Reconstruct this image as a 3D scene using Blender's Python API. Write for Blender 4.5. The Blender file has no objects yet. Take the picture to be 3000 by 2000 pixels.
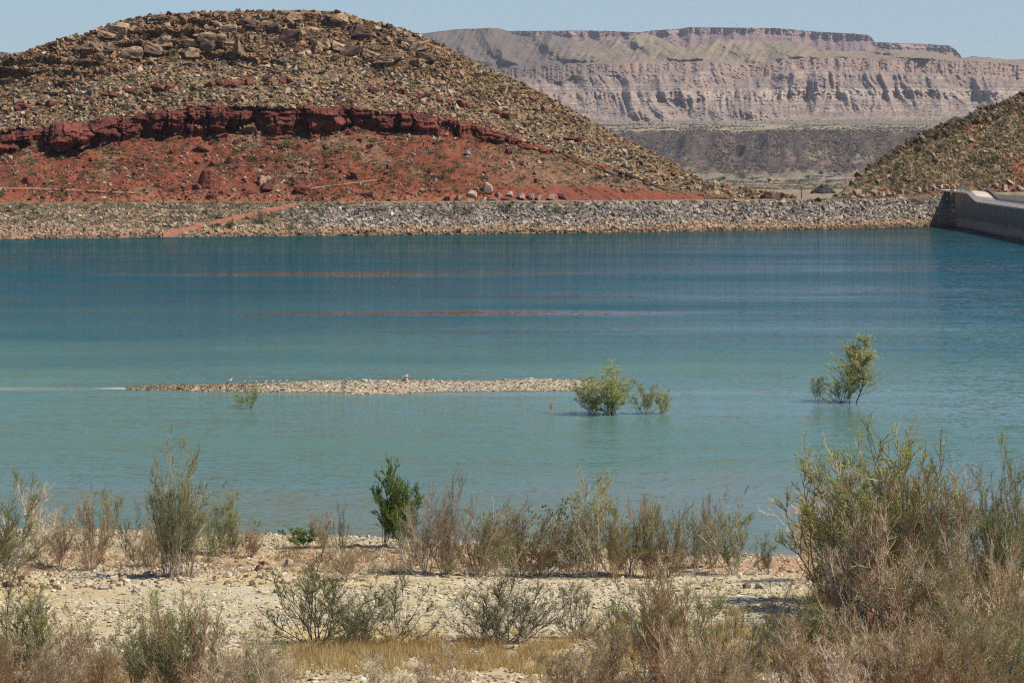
import bpy, bmesh, math, random
import numpy as np
from mathutils import Vector, Euler, Matrix

R = math.radians
random.seed(11)
rng = np.random.default_rng(11)
scene = bpy.context.scene
COL = scene.collection

# ------------------------------------------------------------------ survey
# level camera 19 m above the lake, 135 mm lens; F, EYE and HZ convert the
# survey of the photograph into metres (world: +Y away, +X right, Z up)
F, EYE, HZ, CX = 11250.0, 19.0, 400.0, 1500.0
def wx(px, Y): return (np.asarray(px) - CX) / F * Y
def wz(py, Y): return EYE + (HZ - np.asarray(py)) / F * Y
def lerp(x, pts):
    a = np.array(pts, float)
    return np.interp(x, a[:, 0], a[:, 1])

# ------------------------------------------------------------------ noise
def _h(ix, iy, seed):
    n = (ix.astype(np.int64) * 374761393 + iy.astype(np.int64) * 668265263 + seed * 974634777) & 0xFFFFFFFF
    n = ((n ^ (n >> 13)) * 1274126177) & 0xFFFFFFFF
    n = (n ^ (n >> 16)) & 0xFFFFFFFF
    return n / 4294967295.0
def vn(x, y, seed=0):
    x = np.asarray(x, float); y = np.asarray(y, float)
    ix = np.floor(x); iy = np.floor(y); fx = x - ix; fy = y - iy
    fx = fx * fx * (3 - 2 * fx); fy = fy * fy * (3 - 2 * fy)
    a = _h(ix, iy, seed); b = _h(ix + 1, iy, seed); c = _h(ix, iy + 1, seed); d = _h(ix + 1, iy + 1, seed)
    return (a * (1 - fx) + b * fx) * (1 - fy) + (c * (1 - fx) + d * fx) * fy
def fbm(x, y, seed=0, o=4):
    s = 0; a = 1; t = 0
    for k in range(o):
        s = s + a * vn(x * 2 ** k, y * 2 ** k, seed + k * 17); t += a; a *= .5
    return s / t
def ridged(x, y, seed=0, o=3):
    s = 0; a = 1; t = 0
    for k in range(o):
        s = s + a * (1 - np.abs(2 * vn(x * 2 ** k, y * 2 ** k, seed + k * 31) - 1)); t += a; a *= .5
    return s / t
def smooth(e0, e1, x):
    t = np.clip((x - e0) / (e1 - e0), 0, 1); return t * t * (3 - 2 * t)

# ------------------------------------------------------------------ objects
def props(o, label=None, cat=None, group=None, kind=None):
    if label: o['label'] = label
    if cat: o['category'] = cat
    if group: o['group'] = group
    if kind: o['kind'] = kind
    return o
def raw_mesh(name, V, Fc, nper, cols=None, mat=None, smooth_=False):
    """V (n,3), Fc (m,nper) index array -> mesh datablock"""
    me = bpy.data.meshes.new(name)
    V = np.ascontiguousarray(V, np.float32); Fc = np.ascontiguousarray(Fc, np.int32)
    me.vertices.add(len(V)); me.vertices.foreach_set('co', V.ravel())
    me.loops.add(Fc.size); me.loops.foreach_set('vertex_index', Fc.ravel())
    me.polygons.add(len(Fc))
    me.polygons.foreach_set('loop_start', np.arange(0, Fc.size, nper, dtype=np.int32))
    me.polygons.foreach_set('loop_total', np.full(len(Fc), nper, np.int32))
    me.polygons.foreach_set('use_smooth', np.full(len(Fc), smooth_, bool))
    me.update(calc_edges=True)
    if cols is not None:
        at = me.color_attributes.new('col', 'FLOAT_COLOR', 'POINT')
        c = np.ones((len(V), 4), np.float32); c[:, :3] = cols
        at.data.foreach_set('color', c.ravel())
    if mat: me.materials.append(mat)
    return me
def link(name, me, parent=None):
    o = bpy.data.objects.new(name, me); COL.objects.link(o)
    if parent: o.parent = parent
    return o
def empty(name, loc=(0, 0, 0), rz=0):
    o = bpy.data.objects.new(name, None); COL.objects.link(o)
    o.location = loc; o.rotation_euler = (0, 0, rz); o.empty_display_size = .3
    return o
def sheet(name, X, Y, Z, C, mat, sm=True):
    n, m = X.shape
    V = np.stack([X, Y, Z], -1).reshape(-1, 3)
    i = np.arange(n - 1)[:, None] * m + np.arange(m - 1)[None, :]
    i = i.ravel()
    Fc = np.stack([i, i + m, i + m + 1, i + 1], -1)
    return link(name, raw_mesh(name, V, Fc, 4, C.reshape(-1, 3), mat, sm))
class MB:
    """collects boxes / hulls / tubes and links them as one mesh"""
    def __init__(s): s.v = []; s.f = []
    def poly(s, vs, fs):
        b = len(s.v); s.v += [tuple(v) for v in vs]; s.f += [tuple(b + k for k in f) for f in fs]
    def box(s, x0, x1, y0, y1, z0, z1):
        s.poly([(x0,y0,z0),(x1,y0,z0),(x1,y1,z0),(x0,y1,z0),(x0,y0,z1),(x1,y0,z1),(x1,y1,z1),(x0,y1,z1)],
               [(3,2,1,0),(4,5,6,7),(0,1,5,4),(1,2,6,5),(2,3,7,6),(3,0,4,7)])
    def tube(s, pts, rad, n=6):
        pts = [Vector(p) for p in pts]
        if not hasattr(rad, '__len__'): rad = [rad] * len(pts)
        vs = []; fs = []
        for i, p in enumerate(pts):
            d = (pts[min(i + 1, len(pts) - 1)] - pts[max(i - 1, 0)]).normalized()
            a = d.orthogonal().normalized() if i == 0 else (a - d * a.dot(d)).normalized()
            b = d.cross(a)
            for k in range(n):
                t = 2 * math.pi * k / n
                vs.append(p + (a * math.cos(t) + b * math.sin(t)) * rad[i])
        for i in range(len(pts) - 1):
            for k in range(n):
                fs.append((i*n+k, i*n+(k+1) % n, (i+1)*n+(k+1) % n, (i+1)*n+k))
        fs.append(tuple(range(n - 1, -1, -1))); fs.append(tuple((len(pts)-1)*n + k for k in range(n)))
        s.poly(vs, fs)
    def build(s, name, mat, parent=None, sm=False):
        me = bpy.data.meshes.new(name); me.from_pydata(s.v, [], s.f); me.materials.append(mat)
        bm = bmesh.new(); bm.from_mesh(me); bmesh.ops.recalc_face_normals(bm, faces=bm.faces); bm.to_mesh(me); bm.free()
        if sm:
            for p in me.polygons: p.use_smooth = True
        return link(name, me, parent)

# ------------------------------------------------------------------ materials
def new_mat(name):
    m = bpy.data.materials.new(name); m.use_nodes = True
    nt = m.node_tree; nt.nodes.clear()
    out = nt.nodes.new('ShaderNodeOutputMaterial'); b = nt.nodes.new('ShaderNodeBsdfPrincipled')
    nt.links.new(b.outputs[0], out.inputs[0])
    return m, nt, b
def N(nt, t, **kw):
    n = nt.nodes.new(t)
    for k, v in kw.items(): setattr(n, k, v)
    return n
def mixc(nt, fac, a, b, blend='MIX'):
    n = N(nt, 'ShaderNodeMix', data_type='RGBA', blend_type=blend)
    for s, v in ((0, fac), (6, a), (7, b)):
        if isinstance(v, (int, float)): n.inputs[s].default_value = v
        elif isinstance(v, tuple): n.inputs[s].default_value = (*v, 1)
        else: nt.links.new(v, n.inputs[s])
    return n.outputs[2]
def math_(nt, op, a, b=None, c=None):
    n = N(nt, 'ShaderNodeMath', operation=op)
    for i, v in enumerate((a, b, c)):
        if v is None: continue
        if isinstance(v, (int, float)): n.inputs[i].default_value = v
        else: nt.links.new(v, n.inputs[i])
    return n.outputs[0]
def noise(nt, vec, scale, detail=4, rough=.55):
    n = N(nt, 'ShaderNodeTexNoise'); n.inputs['Scale'].default_value = scale
    n.inputs['Detail'].default_value = detail; n.inputs['Roughness'].default_value = rough
    nt.links.new(vec, n.inputs['Vector']); return n
def ramp(nt, fac, stops):
    r = N(nt, 'ShaderNodeValToRGB'); e = r.color_ramp.elements
    while len(e) < len(stops): e.new(.5)
    for k, (p, c) in enumerate(stops):
        e[k].position = p; e[k].color = (*c, 1) if isinstance(c, tuple) else (c, c, c, 1)
    nt.links.new(fac, r.inputs[0]); return r.outputs[0]
def maprange(nt, v, a, b, c, d):
    n = N(nt, 'ShaderNodeMapRange'); n.inputs[1].default_value = a; n.inputs[2].default_value = b
    n.inputs[3].default_value = c; n.inputs[4].default_value = d
    nt.links.new(v, n.inputs[0]); return n.outputs[0]
KA = .77          # overall albedo trim
def kmul(nt, c): return mixc(nt, 1.0, c, (KA, KA, KA), 'MULTIPLY')
def terrain_mat(name, s1, s2, amt, bump_d, bump_s, rough=.95, speck=None):
    """zone colour attribute broken up by two scales of noise"""
    m, nt, b = new_mat(name)
    at = N(nt, 'ShaderNodeVertexColor', layer_name='col'); g = N(nt, 'ShaderNodeNewGeometry')
    n1 = noise(nt, g.outputs['Position'], s1, 6, .65); n2 = noise(nt, g.outputs['Position'], s2, 5, .7)
    v1 = maprange(nt, n1.outputs[0], .3, .7, 1 - amt, 1 + amt)
    v2 = maprange(nt, n2.outputs[0], .3, .7, 1 - amt * .8, 1 + amt * .8)
    c = mixc(nt, 1.0, at.outputs[0], v1, 'MULTIPLY'); c = mixc(nt, 1.0, c, v2, 'MULTIPLY')
    if speck:
        for (sc, lo, hi, col) in speck:
            n3 = noise(nt, g.outputs['Position'], sc, 3, .6)
            c = mixc(nt, ramp(nt, n3.outputs[0], [(lo, 0.0), (hi, 1.0)]), c, col)
    c = kmul(nt, c); nt.links.new(c, b.inputs['Base Color']); b.inputs['Roughness'].default_value = rough
    b.inputs['Specular IOR Level'].default_value = .15
    bp = N(nt, 'ShaderNodeBump'); bp.inputs['Distance'].default_value = bump_d; bp.inputs['Strength'].default_value = bump_s
    nt.links.new(math_(nt, 'ADD', n1.outputs[0], n2.outputs[0]), bp.inputs['Height'])
    nt.links.new(bp.outputs[0], b.inputs['Normal'])
    return m
def rock_mat(name, c1, c2, varnish, vamt=.5, use_attr=False, scale=1.2, obj=True):
    m, nt, b = new_mat(name)
    tc = N(nt, 'ShaderNodeTexCoord'); g = N(nt, 'ShaderNodeNewGeometry')
    vec = g.outputs['Position']
    n1 = noise(nt, vec, scale, 6, .65); n2 = noise(nt, vec, scale * 5, 5, .7); n3 = noise(nt, vec, scale * .6, 4, .6)
    if use_attr:
        at = N(nt, 'ShaderNodeVertexColor', layer_name='col')
        c = mixc(nt, 1.0, at.outputs[0], maprange(nt, n1.outputs[0], .3, .7, .75, 1.25), 'MULTIPLY')
    else:
        c = mixc(nt, ramp(nt, n1.outputs[0], [(.35, 0.0), (.65, 1.0)]), c1, c2)
        oi = N(nt, 'ShaderNodeObjectInfo')
        c = mixc(nt, 1.0, c, maprange(nt, oi.outputs['Random'], 0, 1, .75, 1.2), 'MULTIPLY')
    c = mixc(nt, 1.0, c, maprange(nt, n2.outputs[0], .3, .7, .8, 1.2), 'MULTIPLY')
    if vamt:
        f = math_(nt, 'MULTIPLY', ramp(nt, n3.outputs[0], [(.48, 0.0), (.6, 1.0)]), vamt)
        c = mixc(nt, f, c, varnish)
    c = kmul(nt, c); nt.links.new(c, b.inputs['Base Color']); b.inputs['Roughness'].default_value = .92
    b.inputs['Specular IOR Level'].default_value = .2
    bp = N(nt, 'ShaderNodeBump'); bp.inputs['Distance'].default_value = .12 / scale; bp.inputs['Strength'].default_value = .8
    nt.links.new(math_(nt, 'ADD', n1.outputs[0], n2.outputs[0]), bp.inputs['Height']); nt.links.new(bp.outputs[0], b.inputs['Normal'])
    return m
def leaf_mat(name, trans=.25):
    m, nt, b = new_mat(name)
    at = N(nt, 'ShaderNodeVertexColor', layer_name='col'); oi = N(nt, 'ShaderNodeObjectInfo')
    c = mixc(nt, 1.0, at.outputs[0], maprange(nt, oi.outputs['Random'], 0, 1, .82, 1.18), 'MULTIPLY')
    c = mixc(nt, 1.0, c, (.93, .93, .93), 'MULTIPLY'); nt.links.new(c, b.inputs['Base Color']); b.inputs['Roughness'].default_value = .7
    b.inputs['Specular IOR Level'].default_value = .2
    if trans:
        tr = N(nt, 'ShaderNodeBsdfTranslucent'); nt.links.new(c, tr.inputs[0])
        mx = N(nt, 'ShaderNodeMixShader'); mx.inputs[0].default_value = trans
        nt.links.new(b.outputs[0], mx.inputs[1]); nt.links.new(tr.outputs[0], mx.inputs[2])
        nt.links.new(mx.outputs[0], nt.nodes['Material Output'].inputs[0])
    return m
def plain(name, col, rough=.7, var=.15, scale=3.0, metal=0):
    m, nt, b = new_mat(name); g = N(nt, 'ShaderNodeNewGeometry')
    n = noise(nt, g.outputs['Position'], scale, 5)
    nt.links.new(kmul(nt, mixc(nt, 1.0, col, maprange(nt, n.outputs[0], .3, .7, 1 - var, 1 + var), 'MULTIPLY')), b.inputs['Base Color'])
    b.inputs['Roughness'].default_value = rough; b.inputs['Metallic'].default_value = metal
    return m

M_hill = terrain_mat('hillside_soil', .35, 2.2, .28, .5, .7)
M_near = terrain_mat('beach_gravel', .5, 7.0, .10, .10, .6, speck=[(5.5, .66, .72, (.23, .19, .13)), (2.6, .66, .78, (.50, .43, .30))])  # specks stand for fine pebbles, the dark ones also for their small shadows
M_far = terrain_mat('valley_scrub', .02, .15, .35, 2.0, .5, speck=[(.12, .60, .68, (.07, .065, .04))])
M_mesa = terrain_mat('mesa_rock', .012, .06, .20, 14.0, .9, speck=[(.05, .60, .70, (.17, .14, .11))])
M_stones = rock_mat('loose_stone', None, None, (.1, .08, .07), 0, True, 2.0)
M_tan = rock_mat('tan_sandstone', (.38, .23, .12), (.50, .35, .21), (.12, .075, .05), .85, scale=1.6)
M_cream = rock_mat('cream_stone', (.62, .47, .32), (.70, .57, .42), (.45, .31, .19), .15, scale=2.5)
M_grey = rock_mat('grey_weathered_stone', (.36, .31, .25), (.46, .40, .32), (.14, .11, .09), .55)
M_red = rock_mat('red_sandstone', (.19, .055, .034), (.26, .085, .05), (.09, .035, .03), .45)
M_dark = rock_mat('dark_varnished_rock', (.13, .08, .055), (.21, .13, .085), (.05, .035, .03), .6)
M_pink = rock_mat('pale_pink_stone', (.46, .30, .22), (.55, .40, .31), (.28, .14, .1), .4)
M_leaf = leaf_mat('foliage', .35); M_bark = leaf_mat('twig_bark', 0)
M_grass = leaf_mat('dry_grass_blade', .3)

# ------------------------------------------------------------------ rock shapes
def hull_variant(seed, boxy=.5, npts=16, flat=1.0, bevel=False):
    r = random.Random(seed); bm = bmesh.new()
    for k in range(npts):
        v = Vector([r.uniform(-1, 1) for _ in range(3)])
        if k < npts * boxy:
            v = Vector([math.copysign(abs(c) ** .25, c) for c in v]) * r.uniform(.75, 1)
        else: v = v.normalized() * r.uniform(.8, 1.05)
        bm.verts.new((v.x, v.y, v.z * flat))
    res = bmesh.ops.convex_hull(bm, input=bm.verts)
    bmesh.ops.delete(bm, geom=[g for g in res['geom_interior'] if isinstance(g, bmesh.types.BMVert)], context='VERTS')
    if bevel: bmesh.ops.bevel(bm, geom=list(bm.edges), offset=.07, segments=1, affect='EDGES', clamp_overlap=True)
    bmesh.ops.triangulate(bm, faces=bm.faces)
    if bevel:
        bmesh.ops.subdivide_edges(bm, edges=[e for e in bm.edges if e.calc_length() > .35], cuts=2, use_grid_fill=True)
        bmesh.ops.triangulate(bm, faces=bm.faces)
        for v in bm.verts:
            c = v.co; d = 1 - .16 * float(ridged(np.array(c.x * 1.1 + seed), np.array(c.y * 1.1 + c.z), seed, 2)) - .10 * float(vn(np.array(c.x * 3 + c.y * 2.1), np.array(c.z * 4 + seed), seed + 5))
            gz = c.z * 2.6 + .35 * float(vn(np.array(c.x * 1.5), np.array(c.y * 1.5), seed + 9)); gr = (gz - math.floor(gz)); d -= .10 * math.exp(-((gr - .5) / .13) ** 2)
            v.co = Vector((c.x * d, c.y * d, c.z * (d * .5 + .5)))
    bm.verts.index_update()
    V = np.array([v.co[:] for v in bm.verts]); T = np.array([[v.index for v in f.verts] for f in bm.faces]); bm.free()
    return V, T
ROCKS = [hull_variant(100 + k, .35, 12, random.uniform(.7, 1)) for k in range(18)]
PEBS = [hull_variant(300 + k, .2, 9) for k in range(8)]
BEV = [hull_variant(200 + k, .45, 14, 1, True) for k in range(12)]
def rotmats(n, tilt, r=rng):
    a = r.uniform(0, 2 * np.pi, n); b = r.normal(0, tilt, n); c = r.normal(0, tilt, n)
    ca, sa, cb, sb, cc, sc = np.cos(a), np.sin(a), np.cos(b), np.sin(b), np.cos(c), np.sin(c)
    Z = np.zeros(n); O = np.ones(n)
    Rz = np.stack([ca, -sa, Z, sa, ca, Z, Z, Z, O], -1).reshape(n, 3, 3)
    Rx = np.stack([O, Z, Z, Z, cb, -sb, Z, sb, cb], -1).reshape(n, 3, 3)
    Ry = np.stack([cc, Z, sc, Z, O, Z, -sc, Z, cc], -1).reshape(n, 3, 3)
    return Rz @ Rx @ Ry
def scatter(name, variants, P, S, C, mat, tilt=.35, sm=False):
    """many small copies merged into ONE mesh (only for stuff)"""
    n = len(P); M = rotmats(n, tilt); which = rng.integers(0, len(variants), n)
    Vs, Ts, Cs = [], [], []; off = 0
    for k, var in enumerate(variants):
        V, T = var[0], var[1]; idx = np.where(which == k)[0]
        if not len(idx): continue
        W = np.einsum('nij,nvj->nvi', M[idx], V[None] * S[idx][:, None, :]) + P[idx][:, None, :]
        nv = len(V)
        Vs.append(W.reshape(-1, 3)); Ts.append((T[None] + (np.arange(len(idx)) * nv)[:, None, None]).reshape(-1, 3) + off)
        cc = np.repeat(C[idx], nv, 0)
        if len(var) > 2: cc = cc * np.tile(var[2], (len(idx), 1))
        Cs.append(cc); off += nv * len(idx)
    return link(name, raw_mesh(name, np.concatenate(Vs), np.concatenate(Ts), 3, np.concatenate(Cs), mat, sm))
_rock_me = {}
def rock_obj(name, loc, dims, mat, rot=None, var=None, bev=False, label=None, group=None, cat='boulder'):
    vs = BEV if bev else ROCKS
    k = random.randrange(len(vs)) if var is None else var
    key = (k, mat.name, bev)
    if key not in _rock_me: _rock_me[key] = raw_mesh('rock_form', vs[k][0], vs[k][1], 3, None, mat)
    o = link(name, _rock_me[key]); o.location = loc; o.scale = dims
    o.rotation_euler = rot if rot else (random.gauss(0, .25), random.gauss(0, .25), random.uniform(0, 6.28))
    return props(o, label, cat, group)

# ------------------------------------------------------------------ far shore: lines surveyed from the photograph
def py_water(px): return lerp(px, [(-900,712),(0,701),(500,694),(1000,690),(1500,684),(2000,677),(2400,671),(2830,661),(3800,640)])
def Yshore(px): return EYE * F / (py_water(px) - HZ)
def py_crest(px): return lerp(px, [(-900,603),(0,601),(500,599),(1000,598),(1500,595),(2000,592),(2300,589),(2560,584),(2700,576),(2790,566),(3800,556)])
def Ycrest(px): return Yshore(px) + lerp(px, [(-900,24),(850,21),(1300,17),(3800,17)])
def zcrest(px): return wz(py_crest(px), Ycrest(px))

# riprap bank + crest road
pxs = np.arange(-900, 3801, 5.0); t = np.concatenate([[-.5, -.2], np.linspace(0, 1, 34), [1.15, 1.35, 1.5]])
PX, T = np.meshgrid(pxs, t, indexing='ij')
YY = Yshore(PX) + T * (Ycrest(PX) - Yshore(PX))
ZZ = np.where(T <= 1, T, 1) * zcrest(PX)
nz = fbm(PX / 30, T * 12, 5) - .5
ZZ = ZZ + nz * .5 * (T > 0) * (T < 1.05)
XX = wx(PX, YY)
def bank_color(PX, T):
    e = fbm(PX / 60, T * 5, 9)
    left = smooth(1000, 700, PX + (e - .5) * 300)
    c = np.zeros(PX.shape + (3,))
    grey = np.array([.12, .10, .08]); orange = np.array([.36, .22, .13]); tan = np.array([.33, .225, .135]); top = np.array([.31, .25, .14])  # grey bed is darkened to paint in the shaded gaps between stones
    low = smooth(.34, .05, T + (e - .5) * .2)[..., None]
    c[:] = grey
    c = c * (1 - left[..., None]) + tan * left[..., None]
    c = c * (1 - low) + orange * low
    tp = smooth(.9, 1.0, T + (e - .5) * .15)[..., None]
    return c * (1 - tp) + top * tp
bank = sheet('rocky_bank', XX, YY, ZZ, bank_color(PX, T), M_hill); props(bank, kind='structure')
def bank_point(px, t):
    Y = Yshore(px) + t * (Ycrest(px) - Yshore(px)); return wx(px, Y), Y, np.minimum(t, 1) * zcrest(px)

# ------------------------------------------------------------------ left hill
cl_bot = [(-900,480),(0,459),(73,448),(156,434),(275,422),(413,406),(551,395),(735,390),(872,393),(1000,385),(1092,382),(1193,390),(1321,404),(1413,412),(1551,443),(1643,466),(1750,500),(1900,545),(2000,568),(2150,586),(2360,590)]
cl_top = [(-900,410),(0,386),(73,376),(156,367),(275,353),(386,342),(482,321),(578,317),(735,312),(1000,312),(1100,322),(1184,331),(1275,342),(1413,372),(1505,408),(1643,446),(1750,484),(1900,533),(2000,558),(2150,580),(2360,588)]
sky_l = [(-900,330),(-500,240),(-200,190),(0,165),(40,160),(100,145),(180,112),(270,97),(350,62),(430,47),(550,38),(700,33),(850,31),(980,33),(1010,40),(1060,55),(1130,72),(1200,92),(1260,115),(1330,150),(1400,185),(1500,230),(1600,280),(1700,335),(1800,390),(1900,440),(1960,470),(2020,507),(2060,528),(2150,548),(2230,560),(2300,568),(2345,580),(2362,592)]
pxs = np.arange(-900, 2366, 3.0)
nA, nB, nC, nD = 60, 30, 105, 10
def hill_param():
    b = np.minimum(py_crest(pxs) + 3, 604); jag = np.clip((lerp(pxs, cl_bot) - lerp(pxs, cl_top)) / 50, 0, 1); k1 = np.minimum(lerp(pxs, cl_bot) + ((fbm(pxs / 40, pxs * 0, 34) - .5) * 44 + (fbm(pxs / 7, pxs * 0, 39) - .5) * 8) * jag - smooth(.56, .70, fbm(pxs / 55, pxs * 0, 56)) * 34 * jag, b - 1.0); k2 = np.minimum(lerp(pxs, cl_top) + ((fbm(pxs / 34, pxs * 0, 33) - .5) * 26 + (fbm(pxs / 5, pxs * 0, 37) - .5) * 6) * jag, k1 - .6); k3 = np.minimum(lerp(pxs, sky_l), k2 - .6)
    rows = []; seg = []
    for i in range(nA): t = i / nA; rows.append(b + (k1 - b) * t); seg.append(t)
    for i in range(nB): t = i / nB; rows.append(k1 + (k2 - k1) * t); seg.append(1 + t)
    for i in range(nC + 1): t = i / nC; rows.append(k2 + (k3 - k2) * t); seg.append(2 + t)
    return np.array(rows).T, np.array(seg), b, k1, k2, k3
PYh, SEG, hb, hk1, hk2, hk3 = hill_param()
PXh = np.repeat(pxs[:, None], PYh.shape[1], 1); SG = np.repeat(SEG[None], len(pxs), 0)
Y0 = (Ycrest(pxs) + 8)[:, None]
up = (hb[:, None] - PYh)                                   # image rise above the foot
cl = np.clip((hk1[:, None] - PYh), 0, (hk1 - hk2)[:, None])
k1s = np.minimum(lerp(pxs, cl_bot), hb - 1.0)[:, None]; k2s = np.minimum(lerp(pxs, cl_top)[:, None], k1s - .6); clS = np.clip(k1s - PYh, 0, k1s - k2s)
Yh = Y0 + .135 * (up - clS) + .012 * clS
Yh = Yh + (ridged((PXh + (600 - PYh) * 1.6) / 20, PYh / 200, 29, 3) - .5) * .8 * smooth(1400, 1500, PXh) * smooth(2090, 2000, PXh) * (SG < .8) * smooth(0, .1, SG)
# relief: broad folds, rock-scale lumps, terraces on the upper slope
def wxh(px): return px * .068                               # metres across
U = wxh(PXh); W = (600 - PYh) * .068
inC = SG >= 2; inB = (SG >= 1) & (SG < 2); inA = SG < 1
fade = np.clip(up / 40, 0, 1)
rel = (fbm(U / 14, W / 8, 21) - .5) * 7 + (fbm(U / 3.2, W / 2.2, 22) - .5) * 2.4
rel = rel + (fbm((U - W * .8) / .9, (W + U * .2) / .7, 23, 3) - .5) * 1.0
Yh = Yh + rel * fade * (~inB) + 20 * np.clip(np.abs(PXh - 850) / 1000, 0, 1.4) ** 2 * smooth(0, 260, up)
# terraces high on the slope
tt = SG - 2
st = (W + (fbm(U / 9, W / 30, 24) - .5) * 3) / 2.3
saw = st - np.floor(st)
terr = smooth(.25, .55, tt) * smooth(1.02, .9, tt) * smooth(1350, 900, PXh) * smooth(.35, .6, fbm(U / 7, W / 4, 25))
Yh = Yh - terr * (saw ** 2 * 4.2 - 1.4) * inC
st2 = (W + (fbm(U / 6, 0 * W, 26) - .5) * 2) / 3.1
low = smooth(.35, .6, fbm(U / 9, W / 3, 27)) * smooth(.0, .25, SG) * inA
Yh = Yh - low * ((st2 - np.floor(st2)) ** 3) * 1.0
# red cliff: jointed blocks, bedding, overhung foot
edges = np.sort(np.concatenate([[-950, 2500], np.cumsum(rng.choice([22, 34, 52, 70, 96, 130], 60) * rng.uniform(.8, 1.2, 60)) - 900]))
ci = np.clip(np.searchsorted(edges, PXh + (fbm(PYh / 22, PXh / 70, 31) - .5) * 44) - 1, 0, len(edges) - 2)
ct = (PXh - edges[ci]) / (edges[ci + 1] - edges[ci])
blk = rng.uniform(0, 1, len(edges))[ci]
ct = np.clip((PXh + (fbm(PYh / 22, PXh / 70, 31) - .5) * 44 - edges[ci]) / (edges[ci + 1] - edges[ci]), 0, 1)
bul = 1 - np.abs(2 * ct - 1) ** (2 + 5 * rng.uniform(0, 1, len(edges))[ci])
bt = np.clip(SG - 1, 0, 1)
env = np.sin(np.pi * np.clip((SG - .93) / 1.12, 0, 1)) ** .35
rw = np.floor(W / 1.7 + fbm(U / 6, W * 0, 47) * 1.5); blocky = 1.5 * _h(np.floor(U / 2.9 + rw * .37 + fbm(W / 2, U * 0, 48) * .6), rw, 49)
rw = np.floor(W / .8 + fbm(U / 3, W * 0, 50)); blocky = blocky + .6 * _h(np.floor(U / 1.2 + rw * .41), rw, 55)
cliffd = (blk * 2.6 + bul * (.5 + 1.2 * blk) + (fbm(U / 3.0, W / 1.6, 32) - .5) * 1.4 + blocky + (fbm(U / 14, W / 30, 38) - .5) * 6 + .5 * np.sign(vn(U / 40, W / .8 + fbm(U / 10, W, 45) * 2, 46) - .5) + (fbm(U / .7, W / .5, 35) - .5) * .6
          + .35 * np.sign(np.sin(bt * 11 + (fbm(U / 8, W, 36) - .5) * 3)) * (bt > .6) - 1.7 * smooth(.34, .06, bt))
notch = np.exp(-((np.minimum(ct, 1 - ct)) * (edges[ci + 1] - edges[ci]) / 3.0) ** 2) * 1.5 * (rng.uniform(0, 1, len(edges))[ci] > .45)
big = np.exp(-((PXh - 588) / 22) ** 2) * 3.2 + np.exp(-((PXh - 745) / 20) ** 2) * 2.4 + np.exp(-((PXh - 425) / 13) ** 2) * 2.0 + np.exp(-((PXh - 1012) / 18) ** 2) * 2.4 * smooth(.2, .5, bt)
cscale = np.clip((hk1 - hk2)[:, None] / 60, 0, 1)
isc = ((SG >= .97) & (SG <= 2.03))
Yh = Yh - np.where(isc, (cliffd - notch - big) * env * cscale, 0)
Zh = wz(PYh, Yh); Xh = wx(PXh, Yh)
# back of the hill
bx, by, bz = [Xh], [Yh], [Zh]
for k in range(1, nD + 1):
    d = k * 14.0; Yb = Yh[:, -1:] + d
    bx.append(wx(PXh[:, -1:], Yb)); by.append(Yb); bz.append(Zh[:, -1:] - .0035 * d * d - d * .03 - .3)
Xa, Ya, Za = (np.concatenate(q, 1) for q in (bx, by, bz))
# zone colours
e1 = fbm(U / 5, W / 3, 41); e2 = fbm(U / 1.6, W / 1.1, 42); e3 = fbm(U / 20, W / 9, 43)
red = np.array([.265, .080, .040]); redd = np.array([.19, .056, .031]); rorange = np.array([.38, .145, .072])
tan = np.array([.30, .215, .115]); tan2 = np.array([.24, .155, .085]); olive = np.array([.21, .185, .095])
cliffc = np.array([.21, .064, .042]); cliffd_ = np.array([.13, .042, .032])
def mix(a, b, f): return a * (1 - f[..., None]) + b * f[..., None]
A_ = mix(red + 0 * e1[..., None], redd + 0 * e1[..., None], smooth(.4, .65, e2))
A_ = mix(A_, rorange + 0 * A_, smooth(.25, .0, SG) * .8)
veg = smooth(.58, .68, e1 * .6 + e3 * .4 + .04) * smooth(.02, .2, SG)
veg = np.maximum(veg, smooth(1280, 1650, PXh + 200 * (e1 - .5)) * smooth(.15, .35, SG + (e3 - .5) * .3))
A_ = mix(A_, tan2 + 0 * A_, veg * .75)
bare = smooth(1400, 1460, PXh) * smooth(2090, 2040, PXh) * smooth(lerp(pxs, [(1400, .25), (1700, .42), (1850, .62), (2000, .9), (2100, .9)])[:, None] + .03, lerp(pxs, [(1400, .25), (1700, .42), (1850, .62), (2000, .9), (2100, .9)])[:, None] - .05, SG + (e2 - .5) * .1)
A_ = mix(A_, np.array([.25, .082, .045]) + 0 * A_, bare)
B_ = mix(cliffc + 0 * A_, cliffd_ + 0 * A_, smooth(.42, .62, fbm(U / 2.5, W / 1.2, 44)))
B_ = B_ * (.72 + .5 * blk + .16 * (blocky - 1))[..., None]
B_ = mix(B_, mix(red + 0 * A_, tan2 + 0 * A_, smooth(1560, 1760, PXh)), np.clip(1 - cscale, 0, 1) + 0 * e1)
C_ = mix(tan + 0 * A_, tan2 + 0 * A_, smooth(.4, .6, e2)); C_ = mix(C_, olive + 0 * A_, smooth(.5, .65, e1) * .6)
C_ = mix(C_, np.array([.30, .18, .10]) + 0 * A_, terr * .75)
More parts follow.
